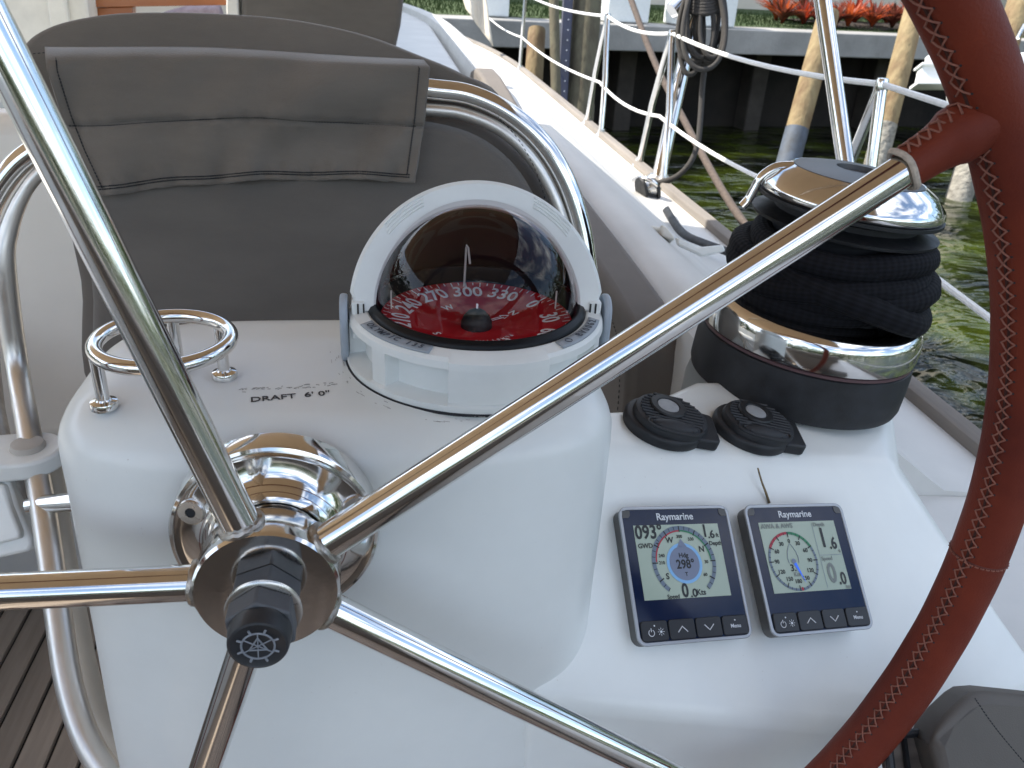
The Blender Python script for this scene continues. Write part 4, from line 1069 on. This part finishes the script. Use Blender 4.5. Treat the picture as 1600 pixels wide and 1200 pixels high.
# thick pole carrying the coiled line
pb_ = PZ(1028, 285, -.69)
tpk = PD(1118, -130, pb_.dot(cf)*.98)
pole = thing('backstay_pole', pb_, 'thick steel pole hung with a coiled dark line', 'pole')
G().tube([pb_, tpk], .026, 18).build('tube', chrome, pole)
G().lathe([(.05, 0), (.05, .012), (.032, .03)], pb_, Z, 24).build('foot', chrome2, pole)
pk_d = pb_.dot(cf)
G().tube([PD(1050, 18, pk_d*.97), PD(1080, -8, pk_d*.97), PD(1130, -60, pk_d*.97)], .032, 18).build('tube_end', chrome, pole)
# bimini support pole beside the winch
wp_b = PZ(1368, 590, -.66); wp_t = PD(1284, -10, 1.55)
q = thing('bimini_pole', wp_b, 'polished steel bimini pole rising behind the winch top', 'pole')
G().tube([wp_b, lerp(wp_b, wp_t, 2.1)], .0160, 20).build('tube', chrome, q)
G().lathe([(.034, 0), (.034, .010), (.022, .03)], wp_b, Z, 24).build('foot', chrome2, q)
# lifelines
wire = mat('white_wire', (.80, .80, .78), .4, var=.1, vscale=90)
def wirepath(P, sag):
    out = []
    for a, b in zip(P, P[1:]):
        for i in range(10):
            t = i/10; out.append(lerp(a, b, t) - Z*(sag*4*t*(1-t)*(1 if a.y > 2.9 else .1)))
    return out + [P[-1]]
tops = [V((.99, 9, -.16))] + [t for b, t in ST] + [V((1.0, .35, -.21)), V((1.0, -1.2, -.2))]
tag(G().tube(wirepath(tops, .025), .0066, 8).build('upper_lifeline', wire), 'white coated upper lifeline strung along the stanchion tops', 'lifeline')
mids = [V((.99, 9, -.46))] + [lerp(b, t, .44) for b, t in ST] + [V((1.0, .35, -.55)), V((1.0, -1.2, -.55))]
tag(G().tube(wirepath(mids, .03), .0066, 8).build('lower_lifeline', wire), 'white coated lower lifeline running halfway up the stanchions', 'lifeline')
# coiled line on the pole
random.seed(21)
cl = thing('coiled_line', PD(1100, 60, pk_d*.95), 'dark charcoal line hung in a coil on the thick pole', 'rope')
for i in range(9):
    cx = 1100+random.uniform(-16, 18); top_y = -40+random.uniform(-12, 10); bot = random.choice([70, 96, 104, 116, 84])+random.uniform(-8, 6); w = random.uniform(22, 44); dd = pk_d*.95-.02*i*.5
    tl = random.uniform(-20, 18)
    pts = [PD(cx+math.sin(a)*w*(.55+.45*(1-math.cos(a))/2)+tl*(1-math.cos(a))/2, lerp(top_y, bot, (1-math.cos(a))/2), dd) for a in [2*PI*k/18 for k in range(18)]]
    G().tube(smooth_path(pts, 3, closed=True), .0085, 10, closed=True).build('loop', rope_g, cl)
for q_ in range(5):
    y_ = -6+q_*5
    G().tube(smooth_path([PD(1078, y_+4, pk_d*.935), PD(1100, y_+8, pk_d*.925), PD(1124, y_+2, pk_d*.935)], 5), .0088, 10).build('wrap', rope_g, cl)
tail = [(1102, 100, .95), (1098, 130, .95), (1096, 160, .95), (1094, 190, .95), (1090, 225, .95), (1078, 255, .95), (1055, 277, .96), (1020, 288, .97)]
G().tube(smooth_path([PD(x, y, pk_d*d) for x, y, d in tail], 6), .0098, 10).build('tail', rope_g, cl)
# block on deck
bl = thing('deck_block', PZ(1014, 300, -.68), 'black pulley block lying on the side deck below the pole', 'pulley block')
bd = PZ(1014, 302, -.68).dot(cf)
for s_ in (-1, 1):
    c = PD(1012, 296, bd*.985)+V((s_*.022, 0, 0))
    G().lathe([(.040, -.005), (.042, 0), (.040, .005), (0, .007)], c, V((1, .2, .25)), 28).build('cheek', blk, bl)
G().lathe([(.034, -.016), (.024, 0), (.034, .016)], PD(1012, 296, bd*.985), V((1, .2, .25)), 28).build('sheave', chrome2, bl)
G().tube(smooth_path([PD(990, 282, bd), PD(1002, 278, bd*.98), PD(1020, 284, bd*.97), PD(1030, 296, bd*.98)], 5), .008, 10).build('shackle', chrome, bl)
G().prism([PD(x, y, bd*.98) for x, y in ((1008, 300), (1026, 296), (1030, 318), (1020, 324), (1008, 316))], cf*.03).build('becket', blk, bl, bevel=.006)
strap = [PZ(x, y, -.66+ .005*i) for i, (x, y) in enumerate(((1040, 326), (1056, 352), (1072, 368), (1100, 380), (1128, 390), (1165, 405)))]
tag(G().tube(smooth_path(strap, 5), .012, 8, flat=.35).build('black_strap', blk), 'flat black strap trailing over the white side deck towards the winch', 'strap')
ct = thing('white_clip', PD(1050, 362, 1.52), 'small white plastic clip and tape on the coaming shoulder', 'clip')
G().prism([PD(x, y, 1.55) for x, y in ((990, 347), (1034, 355), (1036, 362), (994, 356))], cf*.02).build('tape', white_old, ct, bevel=.003)
G().prism([PD(x, y, 1.51) for x, y in ((1033, 350), (1042, 354), (1056, 372), (1052, 376), (1034, 368))], cf*.035).build('clip_body', white_old, ct, bevel=.004)
G().prism([PD(x, y, 1.49) for x, y in ((1056, 370), (1092, 386), (1130, 382), (1134, 392), (1098, 400), (1060, 382))], cf*.015).build('tab', white_pl, ct, bevel=.003)

# ================================================================== DOCK ACROSS THE CANAL
DZ = -.60
DA, DB = PZ(855, 34, DZ), PZ(1465, 58, DZ)
dd_ = (DB-DA); dd_.z = 0; dlen = dd_.length; dd_.normalize(); dn_ = Z.cross(dd_)         # dn_: away from the boat
if dn_.y < 0: dn_ = -dn_
def DP(s, t, z): return V((DA.x, DA.y, 0)) + dd_*s + dn_*t + Z*z                         # s along, t behind the dock front
conc = mat('dock_concrete', (.36, .35, .33), .85, var=.35, vscale=1.6, bump=.4, bscale=30, bdist=.01, col2=(.22, .215, .20))
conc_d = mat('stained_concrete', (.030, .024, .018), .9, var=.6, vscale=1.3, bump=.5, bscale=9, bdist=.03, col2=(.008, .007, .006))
S0, S1 = -9, 16
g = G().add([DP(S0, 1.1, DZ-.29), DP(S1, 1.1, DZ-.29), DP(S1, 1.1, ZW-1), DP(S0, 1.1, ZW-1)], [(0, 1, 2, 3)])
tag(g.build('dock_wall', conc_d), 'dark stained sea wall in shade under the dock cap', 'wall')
g = G().box(DP((S0+S1)/2, 1.0, DZ-.15), S1-S0, 2.0, .30, dd_, dn_, Z)
dock = tag(g.build('dock', conc, bevel=.015), 'grey concrete dock cap running across the canal bank', 'dock')
ORD = ['first', 'second', 'third', 'fourth', 'fifth', 'sixth', 'seventh', 'eighth']
for i in range(6):
    s = -.6+i*2.1
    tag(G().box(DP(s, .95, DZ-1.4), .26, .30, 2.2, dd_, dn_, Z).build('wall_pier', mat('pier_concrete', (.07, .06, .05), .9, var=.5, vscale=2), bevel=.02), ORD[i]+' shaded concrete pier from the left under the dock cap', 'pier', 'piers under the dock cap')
grass_m = mat('lawn_green', (.030, .058, .010), .9, var=.5, vscale=2.5, col2=(.035, .055, .012))
G().add([DP(S0, .55, DZ+.004), DP(S1, .55, DZ+.004), DP(S1, 7, DZ+.10), DP(S0, 7, DZ+.10)], [(0, 1, 2, 3)]).build('lawn', grass_m, kind='structure')
random.seed(31)
g = G()
for i in range(9000):
    s, t = random.uniform(-3, 11), random.uniform(.58, 3.5); z = DZ+.004+.015*(t-.55); p = DP(s, t, z)
    w = dd_*random.uniform(.004, .008); tip = V((random.uniform(-.03, .03), random.uniform(-.03, .03), random.uniform(.03, .075)))
    g.v += [p-w, p+w, p+tip]; g.f.append((len(g.v)-3, len(g.v)-2, len(g.v)-1))
o = g.build('grass', grass_m, smooth=False, fix=False, kind='stuff'); o['label'] = 'short green grass blades on the lawn behind the dock'
g = G().box(DP(3, 4.9, .9), 30, .25, 3.6, dd_, dn_, Z)
tag(g.build('house_wall', mat('stucco', (.62, .57, .48), .9, var=.12, vscale=.8)), 'pale beige house wall beyond the lawn', 'wall')
# pilings
wood1 = mat('piling_wood', (.30, .235, .12), .85, var=.6, vscale=5, stretch=(1, 1, .35), bump=.8, bscale=14, bdist=.03, col2=(.13, .075, .035))
wood2 = mat('piling_wood_green', (.13, .12, .075), .9, var=.6, vscale=12, stretch=(1, 1, .12), bump=.6, bscale=18, bdist=.02, col2=(.07, .055, .035))
wrapm = mat('piling_wrap', (.085, .11, .15), .7, var=.5, vscale=7, col2=(.05, .055, .06))
wrapb = mat('piling_barnacle', (.34, .32, .27), .9, var=.6, vscale=14, bump=.9, bscale=20, bdist=.03, col2=(.13, .12, .10))
def piling(px1, py1, px2, py2, dep, r, m1, m2, split, lab, up=1.0):
    a, b = PD(px1, py1, dep), PD(px2, py2, dep)
    ax = (a-b).normalized()
    # keep the pile in one vertical plane across the view, leaning as seen
    bot = b - ax*((b.z-(ZW-.6))/ax.z); top = a + ax*up
    t = thing('dock_piling', V((bot.x, bot.y, ZW)), lab, 'piling', 'wooden pilings before the dock')
    sp = lerp(bot, top, split)
    G().lathe([(r*1.02, 0), (r*1.03, (sp-bot).length*.5), (r*1.0, (sp-bot).length)], bot, ax, 24).build('lower_pile', m2, t)
    L_ = (top-sp).length
    G().lathe([(r*.965, -.01), (r*.96, L_*.5), (r*.92, L_-.03), (r*.86, L_), (0, L_+.01)], sp, ax, 24).build('upper_pile', m1, t)
    return t
piling(1284, 60, 1246, 200, 9.0, .125, wood1, wrapm, .50, 'yellow brown wooden piling with blue grey sleeve, behind the bimini pole', .3)
piling(1418, 60, 1380, 210, 8.8, .118, wood1, wrapb, .52, 'wooden piling with pale barnacled foot, left of the leather rim', .4)
piling(916, 20, 906, 150, 8.0, .150, wood2, wood2, .5, 'thick green brown piling beyond the second stanchion', .7)
piling(838, 60, 834, 120, 8.6, .10, wood1, wood1, .5, 'short brown piling beside the far white box', .10)
piling(1588, 20, 1560, 110, 8.9, .13, wood1, wrapb, .5, 'pale green brown piling right of the leather rim', .8)
a, b = PD(893, -60, 7.6), PD(881, 150, 7.6)
bl_ = thing('steel_pile', V((b.x, b.y, ZW)), 'narrow dark navy steel pile beside the green brown piling', 'pile')
G().box((a+b)/2+V((0, 0, -.6)), .10, .10, 3.4, cr, cf, (a-b).normalized()).build('column', mat('navy_steel', (.012, .018, .045), .6, var=.3, vscale=8), bl_, bevel=.01)
for q_ in range(14):
    p = lerp(a, b, q_/13*.98)-cf*.052
    G().lathe([(.008, 0), (.006, .006), (0, .007)], p, -cf, 8).build('bolt', chrome2, bl_)
a, b = PD(864, -60, 7.4), PD(869, 160, 7.4)
tag(G().tube([a + (a-b)*.1, b+(b-a)*.8], .045, 12).build('timber_post', wood2), 'thin brown timber post left of the navy steel pile', 'post')
# brown mooring line crossing behind the stanchions
ml = [PD(972, -40, 6.0), PD(1020, 90, 5.6), PD(1070, 190, 5.2), PD(1130, 300, 4.6), PD(1185, 380, 4.2)]
tag(G().tube(smooth_path(ml, 5), .022, 10).build('mooring_line', mat('brown_rope', (.10, .075, .06), .9, var=.4, vscale=60)), 'brown mooring line slanting down to the water behind the stanchions', 'rope')
# white boxes and furniture on the dock
for i, (x0, x1, y0, y1, t_, lab) in enumerate(((938, 1002, -46, 27, .5, 'white plastic dock box on the dock edge left of the coiled line'), (1046, 1132, -46, 50, .35, 'white plastic dock box behind the coiled line'), (748, 786, -46, 42, .6, 'white panel box at the far left end of the dock'))):
    p0 = PL(x0, y1, DP(0, t_, 0), dn_); p1 = PL(x1, y1, DP(0, t_, 0), dn_); h = .62
    zb_ = DZ+.002
    c = V(((p0.x+p1.x)/2, (p0.y+p1.y)/2, zb_)); w = (V((p1.x, p1.y, 0))-V((p0.x, p0.y, 0))).length
    bx = thing('dock_box', c, lab, 'box', 'white boxes on the dock')
    G().box(c+Z*h*.42, w, .45, h*.82, dd_, dn_, Z).build('body', white_pl, bx, bevel=.02, bseg=3)
    G().box(c+Z*h*.91, w*1.06, .50, h*.15, dd_, dn_, Z).build('lid', white_pl, bx, bevel=.03, bseg=3)
    G().box(c-dn_*.235+Z*h*.70, w*.3, .02, .03, dd_, dn_, Z).build('latch', chrome2, bx)
# white lift bracket hanging from the dock front
lb_ = PD(1460, 108, 9.2)
lk = thing('lift_bracket', lb_, 'white metal bracket hanging below the dock cap beside the leather rim', 'bracket')
G().prism([PD(x, y, 9.2) for x, y in ((1442, 100), (1560, 100), (1560, 128), (1436, 128))], cf*.12).build('channel', white_pl, lk, bevel=.01)
G().prism([PD(x, y, 9.15) for x, y in ((1434, 126), (1560, 126), (1560, 131), (1434, 131))], cf*.2).build('flange', white_pl, lk, bevel=.004)
G().prism([PD(x, y, 9.15) for x, y in ((1441, 97), (1560, 97), (1560, 101), (1441, 101))], cf*.2).build('flange', white_pl, lk, bevel=.004)
G().prism([PD(x, y, 9.2) for x, y in ((1448, 99), (1449, 88), (1455, 83), (1462, 84), (1464, 99))], cf*.06).build('lug', white_pl, lk, bevel=.008)
# moored white boat sliver right of the rim
mb = thing('moored_boat', PD(1640, 130, 8.0), 'white boat hull partly hidden at the right edge beyond the rim', 'boat')
G().prism([PD(x, y, 8.0) for x, y in ((1575, 82), (1700, 70), (1760, 150), (1610, 175), (1585, 120))], cf*1.2).build('hull', white_pl, mb, bevel=.05, bseg=3)
G().tube([PD(1590, 60, 8.0), PD(1600, 40, 8.0), PD(1660, 30, 8.0)], .02, 10).build('bow_rail', chrome, mb)
# red bromeliads
random.seed(77)
lm = [mat('bromeliad_red', (.42, .055, .018), .5, var=.6, vscale=6, col2=(.24, .028, .016)), mat('bromeliad_orange', (.55, .12, .03), .5, var=.6, vscale=6, col2=(.28, .04, .02)), mat('bromeliad_dark', (.20, .045, .03), .5, var=.6, vscale=6, col2=(.05, .035, .02))]
for m_ in lm:
    nt = m_.node_tree; b_ = nt.nodes['Principled BSDF']; tl_ = nt.nodes.new('ShaderNodeBsdfTranslucent'); mx_ = nt.nodes.new('ShaderNodeMixShader'); mx_.inputs[0].default_value = .45
    c_ = [l.from_socket for l in nt.links if l.to_socket == b_.inputs['Base Color']][0]; nt.links.new(c_, tl_.inputs[0])
    nt.links.new(b_.outputs[0], mx_.inputs[1]); nt.links.new(tl_.outputs[0], mx_.inputs[2]); nt.links.new(mx_.outputs[0], nt.nodes['Material Output'].inputs[0])
soil = mat('dark_mulch', (.03, .022, .016), .95, var=.5, vscale=20)
bed = G().grid(lambda a, b: DP(lerp(4.6, 10.6, a), lerp(.75, 2.2, b), DZ+.02+.05*math.sin(b*PI)+.02*math.sin(a*40+b*9)), 60, 8)
bed.build('flower_bed', soil, kind='structure')
for i in range(16):
    px_ = 1216+ (i % 8)*29 + random.uniform(-9, 9); row = i//8
    base = PL(px_, 40, DP(0, .95+row*.7, 0), dn_); base.z = DZ+.05
    pl_ = thing('bromeliad', base, ORD[i % 8]+' red bromeliad from the left in the '+('front' if row == 0 else 'back')+' row behind the dock', 'plant', 'bromeliads in the bed behind the dock')
    h = random.uniform(.34, .55)
    for gi in range(2):
        g = G()
        for k in range(34):
            a = random.uniform(0, 2*PI); L_ = h*random.uniform(.7, 1.15); out = random.uniform(.25, 1.0); w = random.uniform(.022, .038)
            d = V((math.cos(a), math.sin(a), 0)); e = V((-math.sin(a), math.cos(a), 0)); n = 6; o = len(g.v)
            for j in range(n):
                t = j/(n-1); c = base + d*(L_*out*t**1.3) + Z*(L_*(t-.42*out*t*t*1.5))
                ww = w*(1-t**2.2)*(.6+.4*min(1, t*4)); g.v += [c-e*ww-Z*.006, c+Z*-.012, c+e*ww-Z*.006] if j < n-1 else [c, c, c]
            for j in range(n-1):
                g.f += [(o+j*3, o+j*3+1, o+j*3+4, o+j*3+3), (o+j*3+1, o+j*3+2, o+j*3+5, o+j*3+4)]
        g.build('leaves', random.choice(lm), pl_, ang=180, fix=False)
# beige weather cloth on the far lifelines
wc = G().grid(lambda a, b: PD(lerp(lerp(708, 728, b), lerp(750, 770, b), a), lerp(-60, lerp(14, 72, a), b), 6.6)+V((0, .04*math.sin(a*9+b*3), 0)), 14, 14)
tag(wc.build('weather_cloth', mat('beige_canvas', (.55, .50, .42), .9, var=.15, vscale=5), solid=.006), 'beige canvas cloth laced to the far lifelines', 'cloth')

# ================================================================== BIMINI AND STERN (overhead and behind the camera, mirrored in the steel)
def canvas_mat():
    m_ = bpy.data.materials.new('tan_canvas'); m_.use_nodes = True; nt = m_.node_tree; nt.nodes.clear()
    o = nt.nodes.new('ShaderNodeOutputMaterial'); mix = nt.nodes.new('ShaderNodeMixShader'); mix.inputs[0].default_value = .35
    d_ = nt.nodes.new('ShaderNodeBsdfDiffuse'); d_.inputs[0].default_value = (.54, .43, .32, 1)
    t_ = nt.nodes.new('ShaderNodeBsdfTranslucent'); t_.inputs[0].default_value = (.60, .48, .35, 1)
    nt.links.new(d_.outputs[0], mix.inputs[1]); nt.links.new(t_.outputs[0], mix.inputs[2]); nt.links.new(mix.outputs[0], o.inputs[0]); return m_
BX0, BX1, BY0, BY1, BZ = -2.5, .80, -.70, 2.95, .82
bim = thing('bimini', ((BX0+BX1)/2, (BY0+BY1)/2, BZ), 'tan canvas bimini stretched overhead, seen only mirrored in the steel', 'bimini')
def bim_pt(a, b):
    x = lerp(BX0, BX1, a); return V((x, lerp(BY0, BY1, b), BZ + .16*math.sin(a*PI) - .02*abs(math.sin(b*PI*2))))
G().grid(bim_pt, 30, 24).build('canvas', canvas_mat(), bim, solid=.003)
for b in (0.01, .5, .99):
    G().tube([bim_pt(a/24, b)-Z*.016 for a in range(25)], .0125, 12).build('bow', chrome, bim)
st = G().box((-.55, -1.25, -.98), 2.4, .62, .78).build('helm_bench', fab3, bevel=.04, bseg=3, kind='structure')
tag(G().box((-.45, -1.2, -.50), 2.2, .56, .16).build('bench_cushion', fab3, bevel=.03, bseg=4), 'taupe helm bench cushion behind the camera', 'cushion')
G().box((-.6, -2.3, -1.2), 3.2, .12, .9).build('transom', fab3, bevel=.03, kind='structure')
G().box((-.6, -.3, -1.9), 3.2, 7.2, .9).build('hull_shell', gel_deck, bevel=.05, kind='structure')
# far bank of the canal behind the camera
random.seed(9)
g = G()
for i in range(270):
    a = rad(i*1.34)+random.uniform(-.01, .01); front = math.cos(a) > .1; R_ = random.uniform(23, 28) if front else random.uniform(34, 40); c = V((math.sin(a)*R_, math.cos(a)*R_, ZW)); s = random.uniform(2.0, 5.6)*(1.3 if front else 1)
    for k in range(44):
        p = c + V((random.gauss(0, s*.4), random.gauss(0, s*.4), random.uniform(.2, s*1.1))); n = V((random.gauss(0, 1), random.gauss(0, 1), random.gauss(0, 1))).normalized(); x = n.orthogonal().normalized()*random.uniform(.3, .7); y = n.cross(x)
        g.add([p-x, p-y, p+x, p+y], [(0, 1, 2, 3)])
o = g.build('far_treeline', mat('far_leaves', (.045, .075, .02), .8, var=.5, vscale=.5), smooth=False, fix=False, kind='stuff'); o['label'] = 'distant green trees lining the far bank of the canal'
